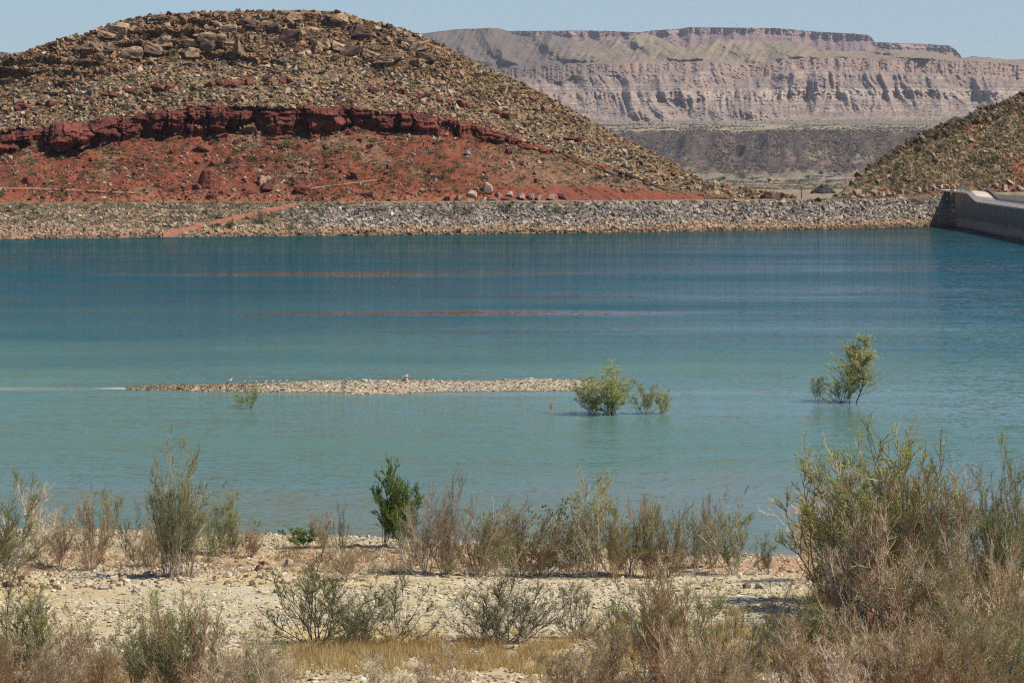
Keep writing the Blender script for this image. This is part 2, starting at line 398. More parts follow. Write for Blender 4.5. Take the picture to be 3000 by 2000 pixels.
# patches of red soil showing just above the cliff
C_ = mix(C_, red + 0 * A_, smooth(.16, .02, tt) * smooth(.45, .6, e1))
CC = np.where(inA[..., None], A_, np.where(inB[..., None], B_, C_))
CC = np.concatenate([CC, np.repeat(CC[:, -1:], nD, 1)], 1)
hill = sheet('hill', Xa, Ya, Za, CC, M_hill, False); props(hill, kind='structure')
def grid_pick(px, s, pxs_, P, SEG_):
    """point on a fan grid at column px and row parameter s"""
    i = np.clip((px - pxs_[0]) / (pxs_[1] - pxs_[0]), 0, len(pxs_) - 1.001); j = np.interp(s, SEG_, np.arange(len(SEG_)))
    j = np.clip(j, 0, len(SEG_) - 1.001)
    i0 = i.astype(int); j0 = j.astype(int); fi = (i - i0)[:, None]; fj = (j - j0)[:, None]
    return (P[i0, j0] * (1 - fi) + P[i0 + 1, j0] * fi) * (1 - fj) + (P[i0, j0 + 1] * (1 - fi) + P[i0 + 1, j0 + 1] * fi) * fj
PH = np.stack([Xh, Yh, Zh], -1)
def hill_at(px, py):
    """ground point of the left hill seen at (px,py)"""
    px = np.atleast_1d(np.asarray(px, float)); py = np.atleast_1d(np.asarray(py, float)); out = []; ss = []
    for a, b in zip(px, py):
        i = int(np.clip((a - pxs[0]) / 3.0, 0, len(pxs) - 1)); col = PYh[i][::-1]
        j = np.interp(b, col, np.arange(len(col))[::-1]); s = np.interp(j, np.arange(len(SEG)), SEG)
        ss.append(s)
    ss = np.array(ss); return grid_pick(px, ss, pxs, PH, SEG), ss

# ------------------------------------------------------------------ right hill
sky_r = [(2420,588),(2440,578),(2487,546),(2519,510),(2560,480),(2601,450),(2640,424),(2689,395),(2760,365),(2800,352),(2840,338),(2872,317),(2930,300),(3000,271),(3100,236),(3300,190),(3600,160),(3800,150)]
pxr = np.arange(2420, 3801, 3.0); nR = 120
br = np.maximum(py_crest(pxr) + 2, lerp(pxr, [(2420, 589), (2800, 562), (3800, 556)])); kr = lerp(pxr, sky_r)
SR = np.linspace(0, 1, nR); PYr = br[:, None] + (kr - br)[:, None] * SR[None]; PXr = np.repeat(pxr[:, None], nR, 1); SRg = np.repeat(SR[None], len(pxr), 0)
Ur = PXr * .075; Wr = (600 - PYr) * .075
Yr = (Ycrest(pxr) + lerp(pxr, [(2420, 12), (2800, 22), (3800, 30)]))[:, None] + .13 * (br[:, None] - PYr)
Yr = Yr + .03 * (br[:, None] - PYr) - .032 * np.clip(PXr - 2420, 0, 900) * SRg
Yr = Yr + ((fbm(Ur / 12, Wr / 8, 51) - .5) * 8 + (fbm(Ur / 3, Wr / 2.2, 52) - .5) * 2.6 + (fbm(Ur / .9, Wr / .7, 53) - .5) * 1.0) * np.clip((br[:, None] - PYr) / 30, 0, 1)
Zr = wz(PYr, Yr); Xr = wx(PXr, Yr); PR = np.stack([Xr, Yr, Zr], -1)
bx, by, bz = [Xr], [Yr], [Zr]
for k in range(1, 9):
    d = k * 14.0; Yb = Yr[:, -1:] + d
    bx.append(Xr[:, -1:] + d * .35); by.append(Yb); bz.append(Zr[:, -1:] - .0035 * d * d - d * .03 - .3)
e1 = fbm(Ur / 5, Wr / 3, 61); e2 = fbm(Ur / 1.6, Wr / 1.1, 62)
Cr = mix(np.array([.26, .185, .10]) + 0 * PR, np.array([.18, .14, .075]) + 0 * PR, smooth(.4, .62, e2))
Cr = mix(Cr, np.array([.38, .13, .06]) + 0 * PR, smooth(.60, .72, e1 + .13 * smooth(2820, 2980, PXr) * smooth(.75, .1, SRg)))
Cr = mix(Cr, np.array([.40, .15, .075]) + 0 * PR, smooth(.16, .03, SRg + (e2 - .5) * .1))
Cr = mix(Cr, np.array([.13, .085, .05]) + 0 * PR, smooth(.86, .95, SRg + (e1 - .5) * .2) * smooth(3000, 2700, PXr))  # shade of the ridge's left side put into the soil colour
Cr = np.concatenate([Cr, np.repeat(Cr[:, -1:], 8, 1)], 1)
h2 = sheet('hill', np.concatenate(bx, 1), np.concatenate(by, 1), np.concatenate(bz, 1), Cr, M_hill); props(h2, kind='structure')

# ------------------------------------------------------------------ valley, bluff, plain (one sheet behind the hills)
pxv = np.arange(-2600, 5600, 8.0)
vz = [(820,5.4),(845,5.2),(900,4.0),(1000,2.9),(1400,-2.8),(2200,-12.7),(3500,-26.4),(4500,-34.2),(5100,-31),(5400,-22),(5700,-6),(5950,21),(6050,26.5),(6300,28),(7400,37),(8500,46.2),(9500,60),(20000,60)]
Yv = np.concatenate([np.linspace(0, 1, 3) * 0 + [0, 22, 55], np.geomspace(130, 4200, 60), np.linspace(4250, 5400, 90), np.linspace(5450, 9000, 50), [12000.]]) 
PXv = np.repeat(pxv[:, None], len(Yv), 1); YVv = (Ycrest(pxv) + 6)[:, None] + Yv[None]
Zv = lerp(YVv, vz)
Zv = np.where(Yv[None] < 1, zcrest(pxv)[:, None] - .05, Zv)
Zv[:, 1] = np.minimum(zcrest(pxv) - .4, 5.2)
# bluff edge wanders; spurs and gullies
wob = (fbm(PXv / 120, YVv * 0, 71) - .5) * 420 + (fbm(PXv / 38 + YVv / 700, YVv / 420, 72) - .5) * 260
Zb = lerp(YVv + wob, vz)
fb = smooth(4500, 5100, YVv) * smooth(7400, 6400, YVv)
Zv = Zv * (1 - fb) + Zb * fb + (fbm(PXv / 14, YVv / 60, 73) - .5) * 10 * fb * smooth(25, 0, Zb)
Zv = Zv + (fbm(PXv / 40, YVv / 150, 74) - .5) * 3 * smooth(1000, 2000, YVv)
ev = fbm(PXv / 60, YVv / 260, 75); ev2 = fbm(PXv / 18, YVv / 90, 76)
Z3 = np.zeros(PXv.shape + (3,))
Cv = Z3 + np.array([.34, .255, .15])
Cv = mix(Cv, Z3 + np.array([.28, .22, .13]), smooth(.4, .6, ev2))
Cv = mix(Cv, Z3 + np.array([.26, .205, .125]), smooth(4600, 4950, YVv))
blf = smooth(5000, 5200, YVv + 500 * (ev - .5)) * smooth(6150, 6000, YVv + wob * .8)
Cv = mix(Cv, Z3 + np.array([.105, .076, .05]), blf * smooth(.36, .5, ev * .5 + ev2 * .5 + .12 * smooth(5600, 5900, YVv)))
Cv = mix(Cv, Z3 + np.array([.36, .28, .155]), smooth(6050, 6200, YVv))
Cv = mix(Cv, Z3 + np.array([.14, .125, .085]), smooth(.5, .6, fbm(PXv / 200, YVv / 350, 77)) * smooth(6300, 6500, YVv) * .8)
Cv = mix(Cv, Z3 + np.array([.26, .12, .085]), smooth(.68, .76, fbm(PXv / 25, YVv / 120, 79)) * blf * .6)
rp = smooth(0, 30, PXv - 2128) * smooth(0, 30, 2300 - PXv) * smooth(3950, 4000, YVv) * smooth(4330, 4260, YVv)
Cv = mix(Cv, Z3 + np.array([.45, .15, .08]), rp)
rp = smooth(0, 30, PXv - 2460) * smooth(0, 40, 2560 - PXv) * smooth(4500, 4550, YVv) * smooth(4950, 4800, YVv)
Cv = mix(Cv, Z3 + np.array([.42, .16, .09]), rp)
rp = smooth(.58, .66, fbm(PXv / 50, YVv / 40, 80)) * smooth(4050, 4200, YVv) * smooth(4800, 4600, YVv)
Cv = mix(Cv, Z3 + np.array([.40, .27, .17]), rp * .8)
v = sheet('valley_floor', wx(PXv, YVv), YVv, Zv, Cv, M_far); props(v, kind='structure')
def valley_z(px, Y):
    i = np.clip((px - pxv[0]) / 8.0, 0, len(pxv) - 2); i0 = int(i); col = Zv[i0] * (1 - (i - i0)) + Zv[i0 + 1] * (i - i0)
    return float(np.interp(Y, YVv[i0], col))
def valley_at(px, py):
    best = None
    for Y in np.linspace(870, 5300, 900):
        z = valley_z(px, Y)
        if HZ + (EYE - z) * F / Y <= py: return float(wx(px, Y)), float(Y), z
    return float(wx(px, 4500)), 4500., valley_z(px, 4500)

# ------------------------------------------------------------------ mesa escarpment
pm = np.arange(1120, 4300, 3.0)
m_sky = [(1120,125),(1180,110),(1234,99),(1290,92),(1340,86),(1400,84),(1432,82),(1460,84),(1477,88),(1510,103),(1560,112),(1600,95),(1640,108),(1700,122),(1780,119),(1830,108),(1870,101),(1905,101),(1930,110),(1970,126),(2010,142),(2060,128),(2105,113),(2160,117),(2220,122),(2340,123),(2365,133),(2395,147),(2450,150),(2597,147),(2680,151),(2744,154),(2817,171),(2850,166),(2900,170),(2950,175),(3000,174),(3300,180),(4300,200)]
m_ct = [(1120,205),(1510,197),(1643,188),(1800,186),(2096,181),(2140,187),(2220,193),(2298,178),(2404,170),(2689,174),(2760,176),(2868,180),(3000,193),(4300,215)]
m_cb = [(1120,235),(1510,232),(1600,240),(1643,242),(1700,225),(1800,222),(2000,215),(2100,205),(2160,232),(2220,230),(2290,212),(2404,208),(2480,214),(2560,208),(2689,220),(2760,222),(2868,225),(3000,240),(4300,262)]
m_ft = [(1120,380),(1787,366),(2000,364),(2400,351),(2780,342),(3000,338),(4300,330)]
nf, n1, n2, n3, n4 = 62, 12, 40, 30, 60
ft = lerp(pm, m_ft) + 2; cb = lerp(pm, m_cb) + (fbm(pm / 18, 0 * pm, 81) - .5) * 16; ctp = lerp(pm, m_ct) + (fbm(pm / 10, 0 * pm, 82) - .5) * 5
sk = np.minimum(lerp(pm, m_sky) + (fbm(pm / 12, 0 * pm, 83) - .5) * 2.2, ctp - 2)
w1 = lerp(pm, [(1120, 300), (2000, 292), (2300, 290), (2700, 286), (3000, 292), (4300, 300)]); w2 = w1 - 24
rows, sg = [], []
for i in range(6): rows.append(375 + (ft - 375) * i / 6); sg.append(-1 + i / 6)
for a, b, n, base in ((ft, w1, nf, 0), (w1, w2, n1, 1), (w2, cb, n2, 2), (cb, ctp, n3, 3), (ctp, sk, n4, 4)):
    for i in range(n): rows.append(a + (b - a) * i / n); sg.append(base + i / n)
rows.append(sk); sg.append(5.0)
PYm = np.array(rows).T; SGm = np.repeat(np.array(sg)[None], len(pm), 0); PXm = np.repeat(pm[:, None], PYm.shape[1], 1)
Ym = np.interp(SGm, [-1, 0, 1, 2, 3, 4, 5], [8150, 8400, 8930, 9030, 9370, 9560, 10800])
cbs = lerp(pm, m_cb); cts = lerp(pm, m_ct); sks = lerp(pm, m_sky)
for i in range(len(pm)):
    ln_ = [375, ft[i], w1[i], w2[i], cbs[i], cts[i], min(sks[i], cts[i] - 2.5)]
    Ym[i] = np.interp(-PYm[i], [-q for q in ln_], [8150, 8400, 8930, 9030, 9370, 9560, 10800])
Hm = np.clip(lerp(pm, m_ft)[:, None] - PYm, 0, 400) / 60
gx = PXm + Hm * 16 + (fbm(PXm / 150, Hm / 2.5, 84) - .5) * 90 + (fbm(PXm / 30, Hm, 97) - .5) * 16                                 # gullies drift with height
g1 = ridged(gx / 95, Hm * .25, 85, 4) ** 1.4; g2 = ridged(gx / 17, Hm * .5, 86, 4)
amp = smooth(0, .5, SGm) * smooth(3.15, 2.9, SGm)
Ym = Ym - (g1 - .45) * 430 * amp - (g2 - .5) * 60 * amp
cc = smooth(2.9, 3.05, SGm) * smooth(4.1, 3.95, SGm)
ctw = ridged(PXm / 26, SGm * .35, 87, 4) + .6 * (fbm(PXm / 90, SGm * 0, 88) - .5)
Ym = Ym - (ctw - .5) * 100 * cc - (ridged(PXm / 8, SGm * .3, 96, 2) - .5) * 25 * cc
wb = smooth(.92, 1.02, SGm) * smooth(2.1, 2.0, SGm); Ym = Ym - (ridged(PXm / 13, SGm * .7, 89, 3) - .5) * 50 * wb
amp4 = smooth(4.0, 4.2, SGm); Ym = Ym - (fbm(PXm / 110 + SGm * .6, SGm * .9, 90) - .5) * 900 * amp4 - (ridged(PXm / 40 - SGm * 1.2, SGm * .8, 91, 4) - .5) * 300 * amp4
Ym = Ym + (fbm(PXm / 5, PYm / 4, 92, 3) - .5) * 45
Z3 = np.zeros(PXm.shape + (3,))
n_ = fbm(PXm / 50, PYm / 20, 93); n2_ = fbm(PXm / 12, PYm / 6, 94)
Cm = mix(Z3 + np.array([.36, .245, .19]), Z3 + np.array([.30, .215, .175]), smooth(.4, .6, n_))
Cm = mix(Cm, Z3 + np.array([.40, .31, .23]), smooth(.5, .05, SGm + (n_ - .5)) * .7)
Cm = mix(Cm, Z3 + np.array([.24, .20, .125]), smooth(.1, -.15, SGm + (n_ - .5) * .2))
lay = smooth(.5, .62, vn(PXm * 0 + 3, PYm / 2.2 + (n_ - .5) * 1.5, 95)) * smooth(3.1, 2.9, SGm) * smooth(.45, .6, n2_)
Cm = mix(Cm, Z3 + np.array([.47, .38, .29]), lay * .8); Cm = mix(Cm, Z3 + np.array([.23, .17, .135]), smooth(.58, .66, vn(PXm * 0 + 9, PYm / 3.1 + n_ * 2, 98)) * smooth(.4, .6, n2_) * .5)
Cm = mix(Cm, Z3 + np.array([.50, .39, .30]), wb * smooth(1500, 2200, PXm) * smooth(.35, .55, n2_ * .5 + n_ * .5) * .9)
Cm = mix(Cm, Z3 + np.array([.35, .225, .17]), cc * smooth(.35, .6, n_) * .8)
Cm = mix(Cm, Z3 + np.array([.30, .225, .14]), amp4); Cm = mix(Cm, Z3 + np.array([.34, .25, .17]), amp4 * smooth(.5, .65, n_) * .7)
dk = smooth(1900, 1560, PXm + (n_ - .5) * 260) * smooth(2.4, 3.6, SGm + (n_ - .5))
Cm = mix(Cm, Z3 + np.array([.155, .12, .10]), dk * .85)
Cm = mix(Cm, Z3 + np.array([.13, .10, .08]), smooth(.93, 1, SGm - 4) * smooth(1450, 1380, PXm) * .6)
Cm = np.clip(Cm * np.array([1.10, 1.10, 1.05]), 0, .8)
bx, by, bz = [wx(PXm, Ym)], [Ym], [wz(PYm, Ym)]
for k in (1, 2, 3, 4):
    bx.append(bx[0][:, -1:]); by.append(Ym[:, -1:] + k * 300); bz.append(bz[0][:, -1:] - k * 28)
Cm = np.concatenate([Cm, np.repeat(Cm[:, -1:], 4, 1)], 1)
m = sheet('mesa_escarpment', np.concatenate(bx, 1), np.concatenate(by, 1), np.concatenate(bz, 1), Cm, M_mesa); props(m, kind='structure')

# far plateau behind
def plateau(name, px0, px1, skyp, botp, Yb, seed, cliffh=20):
    pp = np.arange(px0, px1, 3.0); s = lerp(pp, skyp) + (fbm(pp / 6, 0 * pp, seed) - .5) * 2; b = lerp(pp, botp)
    n = 50; t_ = np.linspace(0, 1, n); PY = b[:, None] + (s - b)[:, None] * t_[None]; PX_ = np.repeat(pp[:, None], n, 1)
    d = PY - s[:, None]
    Yq = Yb - np.clip(d - cliffh, 0, 200) * 14 - np.clip(d, 0, cliffh) * 2
    Yq = Yq - (ridged(PX_ / 34, PY / 60, seed + 1, 4) - .5) * 260 - (fbm(PX_ / 160, PY / 300, seed + 2) - .5) * 900 + (fbm(PX_ / 6, PY / 3, seed + 3) - .5) * 60
    nn = fbm(PX_ / 40, PY / 5, seed + 4); Z3 = np.zeros(PX_.shape + (3,))
    C = mix(Z3 + np.array([.33, .20, .165]), Z3 + np.array([.27, .18, .155]), smooth(.4, .6, nn))
    C = mix(C, Z3 + np.array([.42, .30, .24]), smooth(cliffh, cliffh * .7, d) * smooth(.42, .6, nn))
    C = mix(C, Z3 + np.array([.15, .13, .10]), smooth(2.4, 1.0, d))
    xs, ys, zs = [wx(PX_, Yq)], [Yq], [wz(PY, Yq)]
    for k in (1, 2, 3): xs.append(xs[0][:, -1:]); ys.append(Yq[:, -1:] + 500 * k); zs.append(zs[0][:, -1:] - 40 * k)
    C = np.concatenate([C, np.repeat(C[:, -1:], 3, 1)], 1)
    o = sheet(name, np.concatenate(xs, 1), np.concatenate(ys, 1), np.concatenate(zs, 1), C, M_mesa); props(o, kind='structure')
plateau('plateau', 1380, 2822, [(1380,104),(1470,92),(1520,91),(1600,91),(1689,90),(1780,91),(1872,95),(1900,91),(1950,87),(2000,84),(2020,80),(2275,83),(2400,94),(2500,99),(2546,103),(2556,114),(2562,124),(2700,129),(2780,134),(2800,146),(2812,160),(2821,174)],
        [(1380,150),(2900,200)], 13500, 120, 18)
plateau('plateau', -1400, 420, [(-1400,90),(-700,120),(-200,150),(0,152),(30,156),(60,164),(420,200)], [(-1400,260),(420,260)], 13500, 140, 8)

# ------------------------------------------------------------------ near shore
def near_z(x, Y):
    px = CX + x / Y * F
    Yw = EYE * F / (lerp(px, [(-1500,1530),(0,1545),(300,1547),(500,1555),(750,1562),(1000,1566),(1500,1592),(2000,1614),(2270,1623),(2700,1640),(3000,1652),(4500,1700)]) - HZ)
    d = Yw - Y
    z = np.interp(d, [-40, -6, 0, 6, 12, 18, 21.5, 26, 34, 46, 60, 72, 180, 220], [-4, -.6, 0, .30, .45, .40, .78, .80, .75, 1.0, 1.6, 2.5, 15.8, 17.2])
    hum = (fbm(np.asarray(x) / 6 + 40, np.asarray(Y) / 6, 101) - .5) * .6 + (fbm(np.asarray(x) / 1.5 + 40, np.asarray(Y) / 1.5, 102) - .5) * .14
    return z + hum * np.clip((d - 1) / 8, 0, 1) * .7 + hum * .12 * np.clip(d / 2, 0, 1)
xs_ = np.concatenate([np.linspace(-260, -32, 40), np.linspace(-31, 31, 300), np.linspace(32, 260, 40)]); ys_ = np.concatenate([np.linspace(-60, 85, 30), np.linspace(86, 200, 420), [205, 215, 230]])
Xn, Yn = np.meshgrid(xs_, ys_, indexing='ij'); Yp = np.maximum(Yn, 1)
Zn = near_z(Xn * np.where(Yn < 86, 0.0, 1.0), np.maximum(Yn, 30.0)); Zn = np.where(Yn < 20, np.minimum(Zn + (20 - Yn) * .02, 17.3), Zn)
def near_col(Xn, Yn, Zn):
    a = fbm(Xn / 7 + 9, Yn / 7, 111); b = fbm(Xn / 1.8, Yn / 1.8, 112); pxn = CX + Xn / np.maximum(Yn, 1) * F; pyn = HZ + (EYE - Zn) * F / np.maximum(Yn, 1)
    Z3 = np.zeros(Xn.shape + (3,))
    C = mix(Z3 + np.array([.56, .45, .25]), Z3 + np.array([.64, .54, .35]), smooth(.4, .6, b))
    C = mix(C, Z3 + np.array([.62, .47, .20]), smooth(.42, .56, a) * smooth(1500, 900, pxn) * .8)
    C = mix(C, Z3 + np.array([.52, .33, .19]), smooth(162, 166, Yn) * smooth(.35, .6, a) * .8)
    C = mix(C, Z3 + np.array([.50, .27, .13]), np.exp(-((pxn - 2300) / 150) ** 2 - ((pyn - 1650) / 34) ** 2))
    C = mix(C, Z3 + np.array([.50, .29, .16]), smooth(142, 134, Yn + (a - .5) * 14) * smooth(.3, .6, b) * smooth(900, 1500, pxn) * .75)
    C = mix(C, Z3 + np.array([.50, .33, .20]), smooth(.5, .6, fbm(Xn / 4 + 3, Yn / 4, 113)) * smooth(135, 128, Yn) * .5)
    C = mix(C, Z3 + np.array([.28, .22, .16]), smooth(.14, .02, Zn) * .9)
    return C
nsh = sheet('beach_ground', Xn, Yn, Zn, near_col(Xn, Yn, Zn), M_near); props(nsh, kind='structure')
def near_at(px, py):
    Y = 150.
    for _ in range(40): Y = .5 * Y + .5 * (EYE - float(near_z((px - CX) / F * Y, Y))) * F / (py - HZ)
    x = (px - CX) / F * Y
    return x, Y, float(near_z(x, Y))

# ------------------------------------------------------------------ gravel bar (island)
ib = [(150,1139),(280,1141.5),(340,1141.8),(451,1143),(600,1146),(782,1148.5),(1000,1150),(1015,1156),(1190,1156.5),(1200,1151),(1306,1148),(1430,1147),(1689,1144),(1760,1142),(1810,1138)]
it = [(150,1138.5),(280,1139.5),(345,1136),(384,1133),(430,1129),(506,1127),(586,1126),(660,1124),(860,1118),(923,1115),(1000,1114),(1200,1113),(1422,1115),(1551,1110),(1673,1111),(1740,1116),(1780,1124),(1810,1136)]
pi_ = np.arange(150, 1811, 3.0); si = np.linspace(0, 1, 26)
PXi = np.repeat(pi_[:, None], 26, 1); b = lerp(pi_, ib)[:, None]; tp = lerp(pi_, it)[:, None] + (fbm(pi_ / 14, pi_ * 0, 121)[:, None] - .5) * 2.5
Yf = EYE * F / (b - HZ) + np.zeros_like(PXi); PYi = b + (tp - b) * si[None]
Yi = Yf + si[None] * lerp(pi_, [(150, 1), (500, 5), (1000, 8), (1600, 8), (1810, 2)])[:, None]
Zi = wz(PYi, Yi); hn = (fbm(PXi / 9, Yi * 2, 122) - .5) * .28 * np.sin(np.pi * si)[None]; Zi = Zi + hn * smooth(300, 500, PXi)
xs, ys, zs = [wx(PXi, Yi)], [Yi], [Zi]
for k in (1, 2, 3): xs.append(wx(PXi[:, -1:], Yi[:, -1:] + k * 1.6)); ys.append(Yi[:, -1:] + k * 1.6); zs.append(Zi[:, -1:] - .3 * k - .05)
fx0 = wx(PXi[:, :1], Yf[:, :1] - 1.5)
xs.insert(0, fx0); ys.insert(0, Yf[:, :1] - 1.5); zs.insert(0, Zi[:, :1] * 0 - .35)
ni = fbm(PXi / 25, Yi, 123); Z3 = np.zeros(PXi.shape + (3,))
Ci = mix(Z3 + np.array([.56, .46, .31]), Z3 + np.array([.48, .38, .24]), smooth(.4, .6, ni)); Ci = mix(Ci, Z3 + np.array([.22, .16, .09]), smooth(.14, .02, si)[None] + 0 * ni)
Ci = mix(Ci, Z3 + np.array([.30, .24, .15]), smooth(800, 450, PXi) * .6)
Ci = np.concatenate([Ci[:, :1], Ci, Ci[:, -1:], Ci[:, -1:], Ci[:, -1:]], 1)
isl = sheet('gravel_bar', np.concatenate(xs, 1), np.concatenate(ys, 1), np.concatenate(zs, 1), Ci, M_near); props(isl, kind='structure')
def isl_at(px, s):
    px = np.atleast_1d(np.asarray(px, float)); s = np.atleast_1d(np.asarray(s, float)); return grid_pick(px, s, pi_, np.stack([xs[1], Yi, Zi], -1), si)

# ------------------------------------------------------------------ water
def water_mat():
    m, nt, b = new_mat('lake_water'); g = N(nt, 'ShaderNodeNewGeometry'); P = g.outputs['Position']
    sep = N(nt, 'ShaderNodeSeparateXYZ'); nt.links.new(P, sep.inputs[0])
    def mapped(sx, sy, off=(0, 0, 0), rot=0):
        mp = N(nt, 'ShaderNodeMapping'); mp.inputs['Scale'].default_value = (sx, sy, 1); mp.inputs['Location'].default_value = off; mp.inputs['Rotation'].default_value = (0, 0, rot)
        nt.links.new(P, mp.inputs[0]); return mp.outputs[0]
    big = noise(nt, mapped(.02, .028, (3, 1, 0)), 1.0, 3, .5)
    yy = math_(nt, 'ADD', sep.outputs[1], maprange(nt, big.outputs[0], .3, .7, -35, 35))
    # body colour: shallow milky turquoise near the beach, deeper teal then blue further out
    body = ramp(nt, maprange(nt, yy, 165, 765, 0, 1), [(0.0, (.24, .22, .15)), (.04, (.16, .20, .15)), (.10, (.115, .205, .165)), (.20, (.11, .22, .185)), (.27, (.075, .175, .16)), (.36, (.036, .122, .135)), (.5, (.015, .090, .116)), (.72, (.006, .070, .094)), (.88, (.005, .070, .080)), (1.0, (.012, .055, .05))])
    def ell(cx, cy, rx, ry):
        tr = N(nt, 'ShaderNodeVectorMath', operation='SUBTRACT'); nt.links.new(P, tr.inputs[0]); tr.inputs[1].default_value = (cx, cy, 0)
        ml = N(nt, 'ShaderNodeVectorMath', operation='MULTIPLY'); nt.links.new(tr.outputs[0], ml.inputs[0]); ml.inputs[1].default_value = (1 / rx, 1 / ry, 0)
        ln = N(nt, 'ShaderNodeVectorMath', operation='LENGTH'); nt.links.new(ml.outputs[0], ln.inputs[0]); return maprange(nt, ln.outputs['Value'], .2, 1, 1, 0)
    # shoal: the gravel bar runs on just under the surface
    body = mixc(nt, math_(nt, 'MULTIPLY', ell(-40, 289.5, 13, 3.2), .55), body, (.36, .37, .27)); body = mixc(nt, math_(nt, 'MULTIPLY', ell(-8, 283.5, 30, 3.5), .5), body, (.26, .28, .19)); body = mixc(nt, math_(nt, 'MULTIPLY', ell(-29.6, 290.0, 2.2, 1.5), .8), body, (.7, .7, .62))
    nt.links.new(body, b.inputs['Base Color'])
    # wind streaks: where the air is still the bank shows in the surface
    w1 = noise(nt, mapped(.008, .032, (7, 2, 0), .06), 1.0, 4, .55); w2 = noise(nt, mapped(.035, .16, (1, 5, 0), .04), 1.0, 3, .5)
    st = math_(nt, 'ADD', math_(nt, 'MULTIPLY', w1.outputs[0], .7), math_(nt, 'MULTIPLY', w2.outputs[0], .3))
    wind = ramp(nt, st, [(.36, .30), (.46, .62), (.56, 1.0), (.66, 1.35)])
    # two long slicks
    def slick(cx, cy, rx, ry, rot):
        mp = N(nt, 'ShaderNodeMapping'); mp.vector_type = 'POINT'
        tr = N(nt, 'ShaderNodeVectorMath', operation='SUBTRACT'); nt.links.new(P, tr.inputs[0]); tr.inputs[1].default_value = (cx, cy, 0)
        mp.inputs['Rotation'].default_value = (0, 0, rot); mp.inputs['Scale'].default_value = (1 / rx, 1 / ry, 0); nt.links.new(tr.outputs[0], mp.inputs[0])
        ln = N(nt, 'ShaderNodeVectorMath', operation='LENGTH'); nt.links.new(mp.outputs[0], ln.inputs[0])
        wv = math_(nt, 'ADD', ln.outputs['Value'], maprange(nt, w2.outputs[0], .3, .7, -.45, .45))
        return maprange(nt, wv, 0, 1.1, 1, 0)
    sl = slick(-24, 528, 36, 12, -.10); sl2 = math_(nt, 'MINIMUM', 1.0, math_(nt, 'MAXIMUM', sl, slick(-4, 414, 27, 8, -.08)))
    for a in ((-4, 414, 22, 6, -.10), (-40, 468, 30, 5, 0), (4, 372, 20, 5, -.05), (8, 455, 30, 6, 0), (-10, 640, 60, 14, 0)):
        sl = math_(nt, 'MAXIMUM', sl, slick(*a))
    sl = math_(nt, 'MINIMUM', sl, 1.0)
    wind = math_(nt, 'MULTIPLY', wind, math_(nt, 'SUBTRACT', 1.0, math_(nt, 'MULTIPLY', sl, .80)))
    lane = ramp(nt, st, [(.32, .42), (.50, .31), (.68, .15)])
    nv = None
    for (sx, sy, ax, ay, off, dt) in ((.45, 1.0, .10, .24, (0, 0, 0), 2), (2.0, 3.4, .20, .56, (4, 4, 0), 3), (.07, .30, .03, .12, (2, 9, 0), 2)):
        q = noise(nt, mapped(sx, sy, off, .08), 1.0, dt, .55)
        a1 = N(nt, 'ShaderNodeVectorMath', operation='SUBTRACT'); nt.links.new(q.outputs[1], a1.inputs[0]); a1.inputs[1].default_value = (.5, .5, .5)
        a2 = N(nt, 'ShaderNodeVectorMath', operation='MULTIPLY'); nt.links.new(a1.outputs[0], a2.inputs[0]); a2.inputs[1].default_value = (ax, ay, 0)
        if nv is None: nv = a2.outputs[0]
        else:
            a3 = N(nt, 'ShaderNodeVectorMath', operation='ADD'); nt.links.new(nv, a3.inputs[0]); nt.links.new(a2.outputs[0], a3.inputs[1]); nv = a3.outputs[0]
    a4 = N(nt, 'ShaderNodeVectorMath', operation='SCALE'); nt.links.new(nv, a4.inputs[0]); nt.links.new(math_(nt, 'MULTIPLY', wind, maprange(nt, sep.outputs[1], 200, 700, .8, 1.7)), a4.inputs['Scale'])
    a5 = N(nt, 'ShaderNodeVectorMath', operation='ADD'); nt.links.new(a4.outputs[0], a5.inputs[0]); a5.inputs[1].default_value = (0, 0, 1)
    a6 = N(nt, 'ShaderNodeVectorMath', operation='NORMALIZE'); nt.links.new(a5.outputs[0], a6.inputs[0]); nt.links.new(a6.outputs[0], b.inputs['Normal'])
    nt.nodes.remove(b)
    df = N(nt, 'ShaderNodeBsdfDiffuse'); nt.links.new(kmul(nt, body), df.inputs[0]); gl = N(nt, 'ShaderNodeBsdfGlossy'); gl.inputs['Roughness'].default_value = .05; nt.links.new(a6.outputs[0], gl.inputs['Normal'])
    fr = N(nt, 'ShaderNodeFresnel'); fr.inputs[0].default_value = 1.33; nt.links.new(a6.outputs[0], fr.inputs['Normal'])
    mx = N(nt, 'ShaderNodeMixShader'); nt.links.new(math_(nt, 'MULTIPLY', fr.outputs[0], math_(nt, 'ADD', math_(nt, 'MULTIPLY', sl2, 1.0), math_(nt, 'MULTIPLY', lane, math_(nt, 'MULTIPLY', maprange(nt, sep.outputs[1], 180, 430, 1.7, 1.25), maprange(nt, sep.outputs[0], -40, 40, .75, 1.35))))), mx.inputs[0])
    nt.links.new(df.outputs[0], mx.inputs[1]); nt.links.new(gl.outputs[0], mx.inputs[2]); nt.links.new(mx.outputs[0], nt.nodes['Material Output'].inputs[0])
    return m
    r1 = noise(nt, mapped(.75, 1.5, (0, 0, 0), .1), 1.0, 3, .55); r2 = noise(nt, mapped(2.2, 4.2, (4, 4, 0), -.15), 1.0, 3, .55); r3 = noise(nt, mapped(.22, .5, (2, 9, 0), .1), 1.0, 2, .5)
    h = math_(nt, 'ADD', math_(nt, 'MULTIPLY', r1.outputs[0], .17), math_(nt, 'MULTIPLY', r2.outputs[0], .055))
    h = math_(nt, 'ADD', h, math_(nt, 'MULTIPLY', r3.outputs[0], .16))
